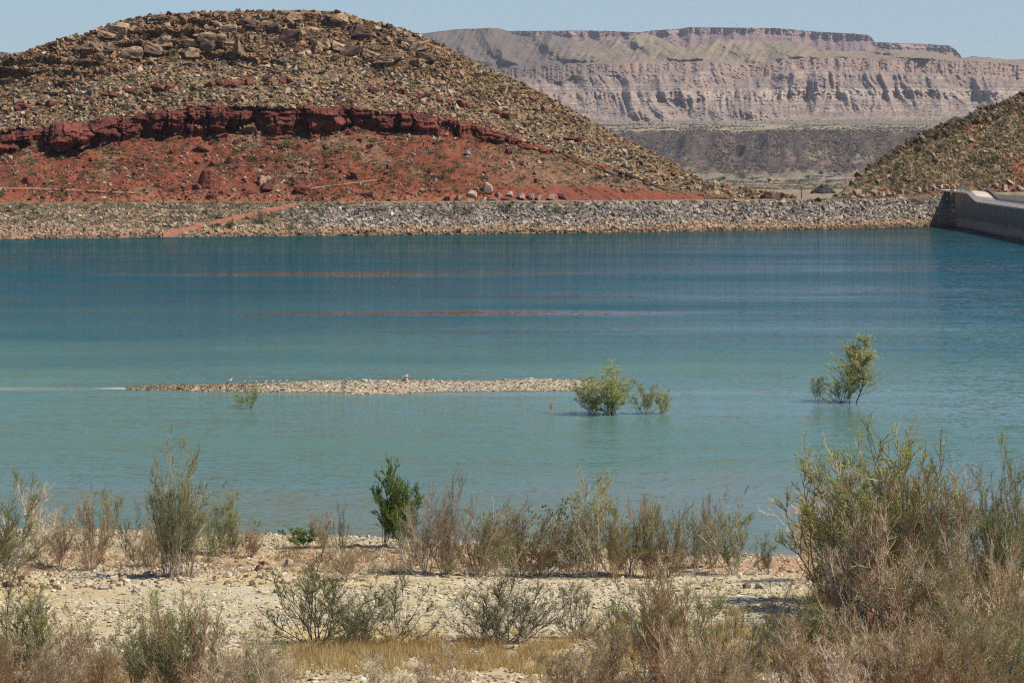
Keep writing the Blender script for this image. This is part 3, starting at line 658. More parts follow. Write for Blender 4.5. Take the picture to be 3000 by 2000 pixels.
    bp = N(nt, 'ShaderNodeBump'); bp.inputs['Strength'].default_value = 1.0; bp.inputs['Distance'].default_value = 1.0
    nt.links.new(math_(nt, 'MULTIPLY', h, wind), bp.inputs['Height']); nt.links.new(bp.outputs[0], b.inputs['Normal'])
    b.inputs['Roughness'].default_value = .06; b.inputs['IOR'].default_value = 1.33
    return m
mb = MB(); mb.poly([(-900, 60, 0), (900, 60, 0), (900, 1000, 0), (-900, 1000, 0)], [(0, 1, 2, 3)])
# keep the sheet clear of the dry side of the far bank: cut it along the bank
mb = MB(); NP = 60
vs = []; fs = []
for k in range(NP + 1):
    px = -6500 + k * (16000 / NP); Yc = float(Yshore(np.array(px))) + 6; vs += [((px - CX) / F * 100, 100, 0), ((px - CX) / F * Yc, Yc, 0)]
    if k: fs.append((2*k-2, 2*k, 2*k+1, 2*k-1))
mb.poly(vs, fs)
wat = mb.build('lake_water', water_mat()); props(wat, kind='structure')

# ------------------------------------------------------------------ dam
conc, nt, bb = new_mat('stained_concrete'); g = N(nt, 'ShaderNodeNewGeometry'); sp = N(nt, 'ShaderNodeSeparateXYZ'); nt.links.new(g.outputs['Position'], sp.inputs[0])
n1_ = noise(nt, g.outputs['Position'], .25, 5, .6); mp = N(nt, 'ShaderNodeMapping'); mp.inputs['Scale'].default_value = (1, 1.4, .12); nt.links.new(g.outputs['Position'], mp.inputs[0]); n2n = noise(nt, mp.outputs[0], 1.0, 4, .6)
hgt = math_(nt, 'ADD', sp.outputs[2], maprange(nt, n1_.outputs[0], .3, .7, -.5, .5))
cc_ = ramp(nt, maprange(nt, hgt, -1, 8, 0, 1), [(0.0, (.12, .09, .07)), (.10, (.16, .12, .095)), (.16, (.44, .31, .18)), (.30, (.40, .275, .155)), (.34, (.17, .125, .08)), (.5, (.23, .17, .105)), (.68, (.31, .22, .125)), (.8, (.44, .27, .14))])
cc_ = mixc(nt, 1.0, cc_, maprange(nt, n2n.outputs[0], .3, .7, .7, 1.25), 'MULTIPLY')
jn = math_(nt, 'FRACT', math_(nt, 'MULTIPLY', sp.outputs[1], .4)); cc_ = mixc(nt, math_(nt, 'LESS_THAN', jn, .07), cc_, (.14, .12, .11))
nt.links.new(kmul(nt, cc_), bb.inputs['Base Color']); bb.inputs['Roughness'].default_value = .9; M_conc = conc
M_deck = plain('pale_concrete_deck', (.56, .48, .36), .9, .1, .6); M_curb = plain('dark_parapet_edge', (.13, .12, .11), .9); M_rail = plain('galvanised_railing', (.30, .29, .28), .6, .1, 5)
M_post = plain('dull_steel_post', (.13, .12, .11), .6)
def deck_z(x, Y):
    s = Y - (x - 94) * 2.6
    return 5.8 + 1.55 * float(smooth(774, 795, np.array(s)))
dam = empty('dam', (94, 813, 0)); props(dam, 'curved crested concrete dam wall with railings at the right edge of the lake', 'dam')
def damadd(mb, name, mat, **k):
    o = mb.build(name, mat, dam, **k); o.location = (-94, -813, 0); return o
mb = MB(); Ys_ = [560] + list(np.arange(600, 815.1, 2.0)); Ys_[-1] = 815
for a, b_ in zip(Ys_[:-1], Ys_[1:]):
    za, zb = deck_z(94, a) - .25, deck_z(94, b_) - .25
    mb.poly([(94, a, -4), (94, b_, -4), (94, b_, zb), (94, a, za), (100, a, -4), (100, b_, -4), (100, b_, deck_z(100, b_) - .25), (100, a, deck_z(100, a) - .25)], [(0, 1, 2, 3), (4, 7, 6, 5), (3, 2, 6, 7)])
mb.poly([(94, 815, -4), (100, 815, -4), (100, 815, 7), (94, 815, 7)], [(0, 1, 2, 3)]); mb.poly([(94, 560, -4), (100, 560, -4), (100, 560, 5.5), (94, 560, 5.5)], [(0, 1, 2, 3)])
damadd(mb, 'wall', M_conc)
mb = MB(); Yd = Ys_ + [822, 832, 845]
for a, b_ in zip(Yd[:-1], Yd[1:]):
    xs2 = np.linspace(93.8, 100.2, 6)
    for xa, xb in zip(xs2[:-1], xs2[1:]):
        mb.poly([(xa, a, deck_z(xa, a)), (xb, a, deck_z(xb, a)), (xb, b_, deck_z(xb, b_)), (xa, b_, deck_z(xa, b_))], [(0, 1, 2, 3)])
    mb.poly([(93.8, a, deck_z(93.8, a) - .3), (93.8, b_, deck_z(93.8, b_) - .3), (93.8, b_, deck_z(93.8, b_)), (93.8, a, deck_z(93.8, a))], [(0, 1, 2, 3)])
damadd(mb, 'road_deck', M_deck)
mb = MB()
for a, b_ in zip(Ys_[:-1], Ys_[1:]):
    x = 100.2; za, zb = deck_z(x, a), deck_z(x, b_)
    mb.poly([(x, a, za - .1), (x, b_, zb - .1), (x, b_, zb + .42), (x, a, za + .42), (x + .3, a, za - .1), (x + .3, b_, zb - .1), (x + .3, b_, zb + .42), (x + .3, a, za + .42)], [(0, 1, 2, 3), (4, 7, 6, 5), (3, 2, 6, 7)])
damadd(mb, 'parapet', M_curb)
def railing(x, Y0_, Y1_, step=1.25):
    mb = MB(); Yq = np.arange(Y0_, Y1_, step)
    for a in Yq:
        z = deck_z(x, a); mb.box(x - .045, x + .045, a - .045, a + .045, z - .02, z + 1.15)
    for a, b_ in zip(Yq[:-1], Yq[1:]):
        for h in (.12, .6, 1.12): mb.tube([(x, a, deck_z(x, a) + h), (x, b_, deck_z(x, b_) + h)], .03, 4)
    return mb
damadd(railing(93.95, 600, 813), 'railing', M_rail); damadd(railing(100.35, 600, 812), 'railing', M_rail)
mb = MB(); mb.box(93.1, 93.9, 815.3, 816.3, 5.5, 8.4); mb.box(93.0, 94.0, 815.2, 816.4, 8.4, 8.6); damadd(mb, 'end_pillar', M_conc)
mb = MB(); mb.box(97.2, 98.8, 822, 824, 7.0, 8.9); mb.box(97.1, 98.9, 821.9, 824.1, 8.9, 9.05); damadd(mb, 'concrete_block', M_conc)
for x, Y, h in ((94.9, 812, 2.5), (97.0, 815, 2.4), (99.2, 814, 2.8)):
    mb = MB(); z = deck_z(x, Y); mb.tube([(x, Y, z - .1), (x, Y, z + h)], .07, 6); mb.box(x - .14, x + .14, Y - .1, Y + .1, z + h - .15, z + h + .1); damadd(mb, 'gate_post', M_post)

# ------------------------------------------------------------------ scattered stone (stuff)
def stone_cols(n, base, var):
    base = np.asarray(base); v = rng.uniform(1 - var, 1 + var, (n, 1)); return np.clip(base * v * rng.uniform(.93, 1.07, (n, 3)), 0, .9)
# riprap
n = 38000; px = rng.uniform(-420, 2860, n); tt_ = rng.beta(1.0, 1.0, n) * 1.0
e = fbm(px / 60, tt_ * 5, 9); leftm = smooth(1000, 700, px + (e - .5) * 300)
keep = rng.random(n) < np.where(leftm > .5, np.where(tt_ > .35, .42, .8), np.where(tt_ > .88, .3, 1)); 
ramp_t = lerp(px, [(480, .02), (860, .93)]); onramp = (px > 470) & (px < 880) & (np.abs(tt_ - ramp_t) < .06)
k_ = keep & ~onramp; px, tt_, leftm, e = px[k_], tt_[k_], leftm[k_], e[k_]; n = len(px)
x, y, z = bank_point(px, tt_); s = rng.lognormal(-1.55, .42, n); s = np.clip(s, .09, .7) * (1 + .35 * (tt_ > .55) * (px > 1700))
S = np.stack([s * rng.uniform(.8, 1.5, n), s * rng.uniform(.7, 1.2, n), s * rng.uniform(.55, .9, n)], -1)
pal = np.array([[.43, .36, .27], [.52, .44, .34], [.33, .28, .22], [.45, .33, .23], [.19, .165, .14]])
palo = np.array([[.46, .29, .16], [.50, .35, .21], [.42, .25, .14], [.48, .36, .24]]); pall = np.array([[.40, .28, .18], [.45, .34, .23], [.36, .23, .14], [.46, .38, .29]])
c = pal[rng.integers(0, 5, n)]; c = c * np.where((tt_ > .5) & (fbm(px / 90, tt_ * 3, 131) > .45), .74, 1)[:, None]
lo = rng.random(n) < smooth(.42, .12, tt_ + (e - .5) * .2); c = np.where(lo[:, None], palo[rng.integers(0, 4, n)], c)
c = np.where(((leftm > .5) & ~lo)[:, None], pall[rng.integers(0, 4, n)], c)
c = c * np.where(tt_ < .07, .5, 1)[:, None]
o = scatter('riprap_stones', ROCKS, np.stack([x, y, z + s * .25], -1), S, stone_cols(n, c, .22), M_stones, .5); props(o, 'grey and tan riprap stones covering the far bank', kind='stuff')
# boulder rubble over the two hills
n = 52000; px = rng.uniform(-420, 2330, n); s_ = np.where(rng.random(n) < .72, 2 + rng.random(n) ** 1.0, rng.random(n) * .97 + .0)
reach = lerp(px, sky_l); keep = rng.random(n) < np.where(s_ > 2, np.clip((lerp(px, cl_top) - reach) / 300, .12, 1), np.clip((600 - lerp(px, cl_bot)) / 210, .1, 1))
px, s_ = px[keep], s_[keep]; P = grid_pick(px, s_, pxs, PH, SEG); n = len(px)
cl_ = fbm(px / 55, s_ * 7, 141); lowz = s_ < 1
kk = rng.random(n) < np.where(lowz, np.where(px > 1250, smooth(.40, .60, cl_), smooth(.42, .62, cl_) * .7 + .27), np.clip(smooth(.2, .6, cl_) + .45, 0, 1) * np.where(s_ < 2.5, .85, 1))
bl_ = lerp(px, [(1400, .25), (1700, .42), (1850, .62), (2000, .9), (2100, .9)]); kk &= ~((s_ < bl_) & (px < 2070) & (px > 1430) & (rng.random(n) < .93)) 
px, s_, P, lowz, cl_ = px[kk], s_[kk], P[kk], lowz[kk], cl_[kk]; n = len(px)
s = np.clip(rng.lognormal(-1.35, .42, n), .1, .62) * np.where(lowz, .78, 1) * np.where(~lowz & (s_ > 2.48) & (px < 1350), 1.35, 1.0) * np.where((s_ > 2) & (s_ < 2.48), 1.15, 1)
S = np.stack([s * rng.uniform(.8, 1.6, n), s * rng.uniform(.8, 1.3, n), s * rng.uniform(.5, 1.0, n)], -1)
pal = np.array([[.42, .29, .17], [.50, .38, .25], [.34, .19, .10], [.22, .135, .085], [.12, .075, .05], [.41, .24, .125]])
palr = np.array([[.26, .085, .05], [.21, .065, .04], [.36, .22, .14], [.44, .33, .23], [.30, .105, .055], [.18, .07, .045]])
c = pal[rng.integers(0, 6, n)]; c = np.where(lowz[:, None] & (rng.random(n) < smooth(1700, 1200, px) * .9)[:, None], palr[rng.integers(0, 6, n)], c)
c = np.where(((s_ > 2.48) & (rng.random(n) < .55))[:, None], np.array([.30, .17, .085]), c); c = c * np.where((s_ > 2.45) & (rng.random(n) < .4), .55, .95)[:, None]  # some top-band rocks darkened, adding dark shading through their colour
P[:, 2] += s * .15; o = scatter('hillside_rubble', ROCKS, P, S, stone_cols(n, c, .2), M_stones, .45); props(o, 'tan and brown rock rubble strewn over the left hill', kind='stuff')
n = 14000; px = rng.uniform(2430, 3400, n); s_ = rng.random(n); keep = rng.random(n) < np.clip((580 - lerp(px, sky_r)) / 300, .05, 1) * np.where(s_ > .9, 1, .55); px, s_ = px[keep], s_[keep]; n = len(px)
P = grid_pick(px, s_, pxr, PR, SR); s = np.clip(rng.lognormal(-1.4, .42, n), .1, .6) * np.where(s_ > .84, 1.8, 1)
S = np.stack([s * rng.uniform(.8, 1.5, n), s, s * rng.uniform(.5, 1.0, n)], -1)
pal = np.array([[.36, .24, .14], [.26, .15, .09], [.42, .30, .19], [.17, .11, .075], [.30, .17, .10]]); c = pal[rng.integers(0, 5, n)]; c = np.where((s_ > .84)[:, None], c * .42, c)  # dark ridge rocks, darkened further to carry the shade of the ridge
o = scatter('hillside_rubble', ROCKS, P, S, stone_cols(n, c, .2), M_stones, .45); props(o, 'dark brown rock rubble strewn over the right hill', kind='stuff')
# bar stones
n = 9000; px = rng.uniform(370, 1770, n); s_ = rng.random(n) ** .9; P = isl_at(px, s_); s = np.clip(rng.lognormal(-3.15, .45, n), .02, .13); P[:, 2] += s * .2
S = np.stack([s * rng.uniform(1, 2.2, n), s * rng.uniform(.8, 1.4, n), s * rng.uniform(.35, .7, n)], -1); pal = np.array([[.60, .52, .38], [.66, .60, .48], [.50, .40, .26], [.28, .22, .15]])
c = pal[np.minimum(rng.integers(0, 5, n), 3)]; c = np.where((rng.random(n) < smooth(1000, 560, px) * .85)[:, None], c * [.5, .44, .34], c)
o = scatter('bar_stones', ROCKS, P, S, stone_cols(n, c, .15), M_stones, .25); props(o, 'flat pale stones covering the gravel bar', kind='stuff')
# beach pebbles
n = 80000; Y = rng.uniform(120, 188, n); px = rng.uniform(-120, 3120, n); x = wx(px, Y); z = near_z(x, Y); k_ = (z > .03) & (rng.random(n) < .35 + .65 * smooth(.35, .6, fbm(x / 3, Y / 3, 151))); x, Y, z, px = x[k_], Y[k_], z[k_], px[k_]; n = len(x)
s = np.clip(rng.lognormal(-2.95, .42, n), .025, .13); S = np.stack([s * rng.uniform(1, 1.8, n), s * rng.uniform(.8, 1.4, n), s * rng.uniform(.45, .8, n)], -1)
pal = np.array([[.66, .57, .39], [.72, .64, .47], [.58, .47, .28], [.38, .31, .20], [.62, .50, .32]]); c = pal[rng.integers(0, 5, n)]
o = scatter('beach_pebbles', PEBS, np.stack([x, Y, z + s * .1], -1), S, stone_cols(n, c, .15), M_stones, .3); props(o, 'pale pebbles scattered over the near beach', kind='stuff')

# ------------------------------------------------------------------ individual boulders
def place(px, py, w, h, mat, label, group=None, var=None, dfac=1.0, name='boulder', rot=None, hillf=hill_at):
    P, s = hillf(px, py); P = P[0]; mpp = P[1] / F
    return rock_obj(name, (P[0], P[1], P[2] + h * mpp * .36), (w * mpp * .52, w * mpp * .5 * dfac, h * mpp * .6), mat, rot, var, True, label, group)
place(598, 550, 46, 66, M_red, 'tall dark red boulder standing upright low on the red slope', var=5, rot=(0, .08, .3))
place(782, 556, 56, 30, M_red, 'wide dark red block with a cream slab leaning behind it', var=2, rot=(0, 0, .4))
place(765, 540, 30, 36, M_tan, 'cream sandstone slab leaning behind the wide dark red block', var=3, rot=(0, .2, .8))
place(878, 562, 46, 26, M_red, 'flat topped dark red block resting beside the trail, right of the cream slab', var=4, rot=(0, .02, .2))
place(80, 540, 44, 28, M_red, 'red boulder low on the slope near the left edge of the photo', var=5)
place(595, 440, 60, 22, M_red, 'long flat dark red slab on the slope below the red cliff', var=6, rot=(0, .05, .1))
place(702, 158, 46, 58, M_tan, 'pointed tan sandstone boulder with a dark shaded left face high on the hill', var=0, rot=(0, .1, .7))
place(560, 170, 66, 40, M_tan, 'large rounded tan boulder high on the hill left of the pointed boulder', var=7, rot=(0, .1, .3))
place(440, 150, 60, 34, M_tan, 'broad tan boulder jutting from the upper ledges, left of the large rounded one', var=2)
place(285, 180, 50, 34, M_dark, 'dark brown square boulder on the upper left shoulder of the hill', var=4)
place(930, 160, 50, 44, M_tan, 'tan block high on the hill right of the pointed boulder', var=5)
place(1432, 563, 46, 34, M_pink, 'large pale rounded boulder topping the rock pile at the foot of the hill', var=1, rot=(0, .1, .2))
place(1760, 525, 20, 20, M_tan, 'upright orange tan boulder above the bare red slope at the foot of the hill', var=3)
place(1845, 520, 26, 22, M_grey, 'rounded grey boulder near the right end of the hill slope', var=6)
pile = [(1310,588,30,18),(1345,585,26,18),(1385,575,38,22),(1412,590,30,14),(1440,592,50,14),(1462,575,28,18),(1492,574,24,18),(1480,590,30,12),(1380,592,30,14),(1525,583,34,20),(1555,582,30,20),(1580,586,30,18),(1620,586,40,20),(1645,582,28,18)]
for (a, b_, w, h) in pile: place(a, b_, w, h, M_pink if random.random() < .5 else M_red, 'pink or red block in the rock pile at the foot of the left hill', 'blocks in the rock pile at the foot of the hill')
def right_at(px, py):
    px = np.atleast_1d(np.asarray(px, float)); i = np.clip(((px - pxr[0]) / 3).astype(int), 0, len(pxr) - 1); s = np.clip((br[i] - py) / (br[i] - kr[i]), 0, 1)
    return grid_pick(px, s, pxr, PR, SR), s
for (a, b_, w, h) in [(2478,581,26,22),(2500,584,20,12),(2512,572,34,22),(2520,582,30,14),(2545,580,22,16),(2558,570,30,20),(2585,577,26,18),(2600,572,24,14),(2618,574,18,14),(2640,566,20,14),(2690,562,24,18),(2712,560,18,12),(2732,555,26,22),(2756,553,22,14),(2775,552,22,14),(2793,550,20,14)]:
    place(a, b_, w, h, M_pink, 'pale pink rounded boulder in the row at the foot of the right hill', 'pale boulders in a row at the foot of the right hill', hillf=right_at)
for (a, b_, w, h) in [(2945,560,26,26),(2968,566,24,22),(2990,562,26,26),(2925,566,18,16),(2915,548,30,14),(2960,540,34,14)]:
    place(a, b_, w, h, M_pink if random.random() < .4 else M_red, 'orange red boulder behind the dam railing', 'orange red boulders behind the dam', hillf=right_at)
place(2268, 582, 44, 26, M_dark, 'large dark brown block at the low tip of the left hill', var=2, rot=(0, 0, .1), dfac=1)
for (a, b_, w, h) in [(2300,583,36,22),(2325,587,26,14),(2240,583,26,18)]: place(a, b_, w, h, M_dark, 'dark brown block beside the largest one at the low tip of the left hill', 'dark blocks at the tip of the left hill')
# thin band of dark red ledge rocks above the cliff
for a, b_ in [(20,338),(50,325),(70,318),(150,312),(165,308),(262,298),(300,285),(330,285),(385,272),(400,273),(455,265),(470,266),(500,264),(520,262),(615,254),(640,252),(668,250),(690,252),(705,250),(730,245),(785,245),(830,243),(850,244),(1090,270),(1150,270),(1180,275),(1235,288),(1290,295),(1320,303),(1350,312),(1370,316),(1445,330),(1460,336),(1480,345),(1670,410),(1690,416),(1720,428)]:
    place(a, b_, random.uniform(26, 46), random.uniform(13, 22), M_red, 'dark red ledge rock in the broken band above the red cliff', 'dark red ledge rocks above the cliff')
# upper outcrops and slope boulders
cand = []
for _ in range(170):
    a = random.uniform(0, 1950); top = float(lerp(a, sky_l)); ctp_ = float(lerp(a, cl_top)); u = random.random()
    b_ = top + 8 + (ctp_ - top - 20) * u ** 1.5
    if ctp_ - top < 30: continue
    w = random.lognormvariate(2.95, .36) * (1.2 if u < .45 and 250 < a < 1150 else .8)
    if b_ - top < 26: w = min(w, 24)
    if a > 1300: w = min(w, 30)
    cand.append((w, a, b_, 'up', u))
for _ in range(150):
    a = random.uniform(0, 1950); cb_ = float(lerp(a, cl_bot)); b_ = random.uniform(cb_ + 8, 590)
    if b_ > 560 and a > 1430: continue
    cand.append((random.lognormvariate(2.75, .35), a, b_, 'low', 0))
for _ in range(30):
    a = random.uniform(2500, 3000); b_ = random.uniform(float(lerp(a, sky_r)) + 3, 550)
    cand.append((random.lognormvariate(2.7, .35), a, b_, 'right', 0))
cand.sort(reverse=True); nb = sum(1 for o in COL.objects if o.name.startswith('boulder')); cand = [c for c in cand if c[0] < 52][:298 - nb]
for w, a, b_, zone, u in cand:
    h = w * random.uniform(.5, .85)
    if zone == 'up':
        m_ = random.choice([M_tan, M_tan, M_tan, M_grey, M_dark]) if u < .6 else random.choice([M_tan, M_grey, M_grey])
        if u < .4: place(a, b_, w, h, m_, 'tan or brown sandstone boulder among the ledges near the top of the left hill', 'boulders near the top of the left hill')
        else: place(a, b_, w, h, m_, 'tan or grey boulder on the grassy slope between the hilltop ledges and the red cliff', 'boulders on the grassy slope above the cliff')
    elif zone == 'low': place(a, b_, w, h, (random.choice([M_red, M_red, M_red, M_tan]) if a < 1200 else random.choice([M_tan, M_grey, M_grey, M_red])), 'red or grey boulder lying on the red slope below the cliff', 'boulders on the red slope below the cliff')
    else: place(a, b_, w, h, random.choice([M_dark, M_tan, M_red]), 'brown boulder among the scrub on the right hill', 'boulders on the right hill', hillf=right_at)
for _ in range(44):
    a = random.uniform(250, 1260); top = float(lerp(a, sky_l)); b_ = top + random.uniform(28, 120)
    place(a, b_, random.uniform(50, 100), random.uniform(22, 40), random.choice([M_tan, M_tan, M_dark]), 'layered brown sandstone ledge cropping out near the top of the left hill', 'sandstone ledges near the top of the left hill', name='rock_outcrop', rot=(random.gauss(0, .06), random.gauss(0, .08), random.gauss(0, .25)), dfac=.7)
# beach stones
beach = []
for _ in range(230):
    a = random.uniform(0, 930); b_ = random.gauss(1694 + 12 * math.sin(a / 130), 17)
    beach.append((random.lognormvariate(3.1, .38), a, b_))
beach.sort(reverse=True)
def bstone(a, b_, w, h, mat, label, group=None, var=None):
    x, Y, z = near_at(a, b_); mpp = Y / F
    rock_obj('stone', (x, Y, z + h * mpp * .22), (w * mpp * .5, w * mpp * .42, h * mpp * .5), mat, (random.gauss(0, .15), random.gauss(0, .15), random.uniform(0, 6.28)), var, True, label, group, 'stone')
for w, a, b_ in beach[:190]: bstone(a, b_, min(w, 44), min(w, 44) * random.uniform(.5, .75), random.choice([M_cream, M_cream, M_cream, M_tan, M_cream]), 'pale cream or pink stone in the line of stones across the left of the beach', 'pale stones in a line across the beach')
bstone(160, 1724, 40, 22, M_tan, 'large brown flat stone in front of the pale stone line on the beach')
bstone(402, 1732, 44, 20, M_grey, 'flat grey stone lying in front of the tall tamarisk', None)
bstone(2185, 1722, 34, 30, M_tan, 'upright tan stone on the light gravel, left of the grey one at the right')
bstone(2228, 1722, 34, 28, M_grey, 'grey brown stone next to the upright tan stone at the right')
bstone(2335, 1724, 22, 18, M_tan, 'small tan stone near the foot of the big tamarisks at the right')
bstone(1478, 1765, 28, 26, M_tan, 'tan stone showing through the branches of the round dark stemmed bush')
# cairn on the gravel bar
P = isl_at(1187, .93)[0]; zt = P[2]
labs = ['broad bottom stone of the little cairn on the gravel bar', 'second stone from the bottom of the little cairn on the gravel bar', 'middle stone of the little cairn, sticking out to the left', 'fourth stone up in the little cairn on the gravel bar', 'topmost stone of the little cairn on the gravel bar']
for k, (dx, w, h) in enumerate([(0, .36, .08), (-.05, .30, .07), (-.08, .34, .06), (.04, .28, .06), (.10, .17, .05)]):
    rock_obj('flat_stone', (P[0] + dx, P[1], zt + h * .8), (w, w * .8, h), M_cream, (random.gauss(0, .06), random.gauss(0, .1), random.uniform(0, 6)), k, True, labs[k], 'stones stacked in a little cairn', 'stone'); zt += h * 1.65
for a, s_, w, lab in ((1075, .6, .5, 'large flat pale slab lying low on the left part of the gravel bar'), (1068, .97, .42, 'long flat slab lying on the crest of the gravel bar left of the cairn'), (1482, .97, .35, 'pale pointed slab on the crest of the gravel bar right of the cairn'), (1555, .96, .35, 'slab tilted on the crest near the right end of the gravel bar')):
    P = isl_at(a, s_)[0]; rock_obj('flat_stone', (P[0], P[1], P[2] + .06), (w, w * .6, .09), M_cream, (0, .12, .3), None, True, lab, None, 'stone')

# ------------------------------------------------------------------ red dirt ramp across the bank, trails and crest road
def ribbon(name, pts, width, mat, lift=.18, side=0.0):
    """strip of ground following a line of world points"""
    vs, fs = [], []
    for k, p in enumerate(pts):
        w = width(k / (len(pts) - 1)) if callable(width) else width
        vs += [(p[0], p[1] - w / 2, p[2] + lift - side * w / 2), (p[0], p[1] + w / 2, p[2] + lift + side * w / 2)]
        if k: fs.append((2*k-2, 2*k, 2*k+1, 2*k-1))
    mb = MB(); mb.poly(vs, fs); return mb.build(name, mat)
M_redirt = plain('red_dirt', (.34, .125, .065), .95, .25, 1.2); M_path = plain('pale_red_dirt', (.40, .19, .105), .95, .2, .8)
M_road = plain('dusty_road', (.29, .195, .125), .95, .15, .5)
ppx = np.linspace(478, 868, 40); tq = lerp(ppx, [(478, .03), (868, .95)])
mb = MB(); vs = []; fs = []
for k, (a, q) in enumerate(zip(ppx, tq)):
    for j, (dt, dz) in enumerate(((-.07, -.5), (-.05, .22), (.05, .35), (.07, -.3))):
        x, y, z = bank_point(a, q + dt); vs.append((float(x), float(y), float(z) + dz + random.uniform(-.04, .04)))
    if k:
        for j in range(3): fs.append((4*k-4+j, 4*k+j, 4*k+1+j, 4*k-3+j))
fs.append((0, 1, 2, 3)); mb.poly(vs, fs); o = mb.build('dirt_ramp', M_redirt); props(o, kind='structure')
def hill_line(pts, n):
    a = np.linspace(pts[0][0], pts[-1][0], n); b_ = lerp(a, pts); P, _ = hill_at(a, b_); return P
def trail(pts, n=60, w=.5):
    P = hill_line(pts, n); vs, fs = [], []
    for k, p in enumerate(P):
        vs += [(p[0], p[1] - .45, p[2] + .02), (p[0], p[1] - .35, p[2] + w * .55)]
        if k: fs.append((2*k-2, 2*k, 2*k+1, 2*k-1))
    mb = MB(); mb.poly(vs, fs); o = mb.build('trail', M_path); props(o, kind='structure')
trail([(-300, 548), (0, 552), (150, 556), (300, 562), (400, 567)], 80); trail([(900, 555), (960, 547), (1030, 538), (1110, 528)], 40)
rp_ = []
a = np.linspace(-900, 2420, 140); Yr_ = Ycrest(a) + 3.6; vs = []; fs = []
for k, (q, yv) in enumerate(zip(a, Yr_)):
    z = float(zcrest(q)) + .12
    vs += [(float(wx(q, yv - 2.2)), yv - 2.2, z), (float(wx(q, yv + 2.2)), yv + 2.2, z + .25)]
    if k: fs.append((2*k-2, 2*k, 2*k+1, 2*k-1))
mb = MB(); mb.poly(vs, fs); o = mb.build('crest_road', M_road); props(o, kind='structure')

# ------------------------------------------------------------------ shrubs
def tubes_np(lines, nside=3):
    V, Q, off = [], [], 0
    for pts, rad in lines:
        pts = np.asarray(pts); n = len(pts); d = np.gradient(pts, axis=0); d /= np.linalg.norm(d, axis=1, keepdims=True) + 1e-9
        up_ = np.array([.3, .9, .1]); a = np.cross(d, up_); a /= np.linalg.norm(a, axis=1, keepdims=True) + 1e-9; b = np.cross(d, a)
        ang = np.arange(nside) * 2 * np.pi / nside; r_ = np.asarray(rad)[:, None, None]
        ring = pts[:, None] + r_ * (a[:, None] * np.cos(ang)[None, :, None] + b[:, None] * np.sin(ang)[None, :, None])
        V.append(ring.reshape(-1, 3)); i = np.arange(n - 1)[:, None] * nside; k = np.arange(nside)[None]; k2 = (k + 1) % nside
        Q.append(np.stack([i + k, i + k2, i + nside + k2, i + nside + k], -1).reshape(-1, 4) + off); off += n * nside
    return np.concatenate(V), np.concatenate(Q)
def leaves_np(P, D, L, Wd, rs):
    n = len(P); side = np.cross(D, rs.normal(size=(n, 3))); side /= np.linalg.norm(side, axis=1, keepdims=True) + 1e-9
    V = np.stack([P - side * Wd[:, None] * .5, P + side * Wd[:, None] * .5, P + D * L[:, None]], 1).reshape(-1, 3)
    return V, np.arange(3 * n).reshape(-1, 3)
KINDS = {
 # nstem, tilt, branches, twigs, leaves per twig, leaf L/W, bark colours, leaf colours, top bias
 'green': dict(ns=17, tilt=.52, nb=9, nt=8, nl=15, ll=.08, lw=.013, bark=[(.32,.25,.19),(.46,.39,.32)], leaf=[(.13,.17,.045),(.17,.20,.055),(.10,.14,.04),(.22,.20,.07)], bias=.15),
 'yellow': dict(ns=15, tilt=.34, nb=9, nt=8, nl=13, ll=.08, lw=.013, bark=[(.34,.27,.21),(.46,.38,.31)], leaf=[(.28,.27,.07),(.20,.21,.06),(.33,.28,.09),(.16,.17,.05)], bias=.3),
 'rust': dict(ns=21, tilt=.58, nb=10, nt=10, nl=7, ll=.075, lw=.012, bark=[(.36,.17,.10),(.43,.28,.19),(.56,.47,.37)], leaf=[(.18,.115,.05),(.17,.18,.05),(.13,.165,.045),(.20,.16,.06)], bias=.2),
 'bare': dict(ns=19, tilt=.55, nb=10, nt=10, nl=2, ll=.08, lw=.013, bark=[(.46,.37,.27),(.54,.46,.36),(.34,.24,.16)], leaf=[(.26,.25,.08),(.30,.20,.10)], bias=.5),
 'open': dict(ns=14, tilt=.75, nb=10, nt=9, nl=8, ll=.075, lw=.012, bark=[(.09,.065,.055),(.16,.12,.095),(.28,.22,.18)], leaf=[(.15,.17,.06),(.20,.20,.07),(.11,.13,.045)], bias=.35),
 'tan': dict(ns=16, tilt=.35, nb=9, nt=6, nl=3, ll=.11, lw=.016, bark=[(.56,.38,.22),(.62,.45,.28)], leaf=[(.58,.40,.22),(.50,.32,.17)], bias=.2),
 'dense': dict(ns=9, tilt=.38, nb=11, nt=8, nl=17, ll=.13, lw=.026, bark=[(.16,.12,.09)], leaf=[(.065,.11,.03),(.09,.14,.04),(.13,.17,.05)], bias=.05),
 'cone': dict(ns=3, cone=1, tilt=.05, nb=46, nt=7, nl=6, ll=.13, lw=.016, bark=[(.22,.18,.11)], leaf=[(.29,.27,.13),(.24,.23,.11),(.33,.29,.15)], bias=.1),
 'willow': dict(ns=13, tilt=.5, nb=10, nt=8, nl=10, ll=.13, lw=.015, bark=[(.20,.17,.11),(.30,.27,.18)], leaf=[(.30,.28,.13),(.25,.24,.11),(.33,.30,.15)], bias=.25),
}
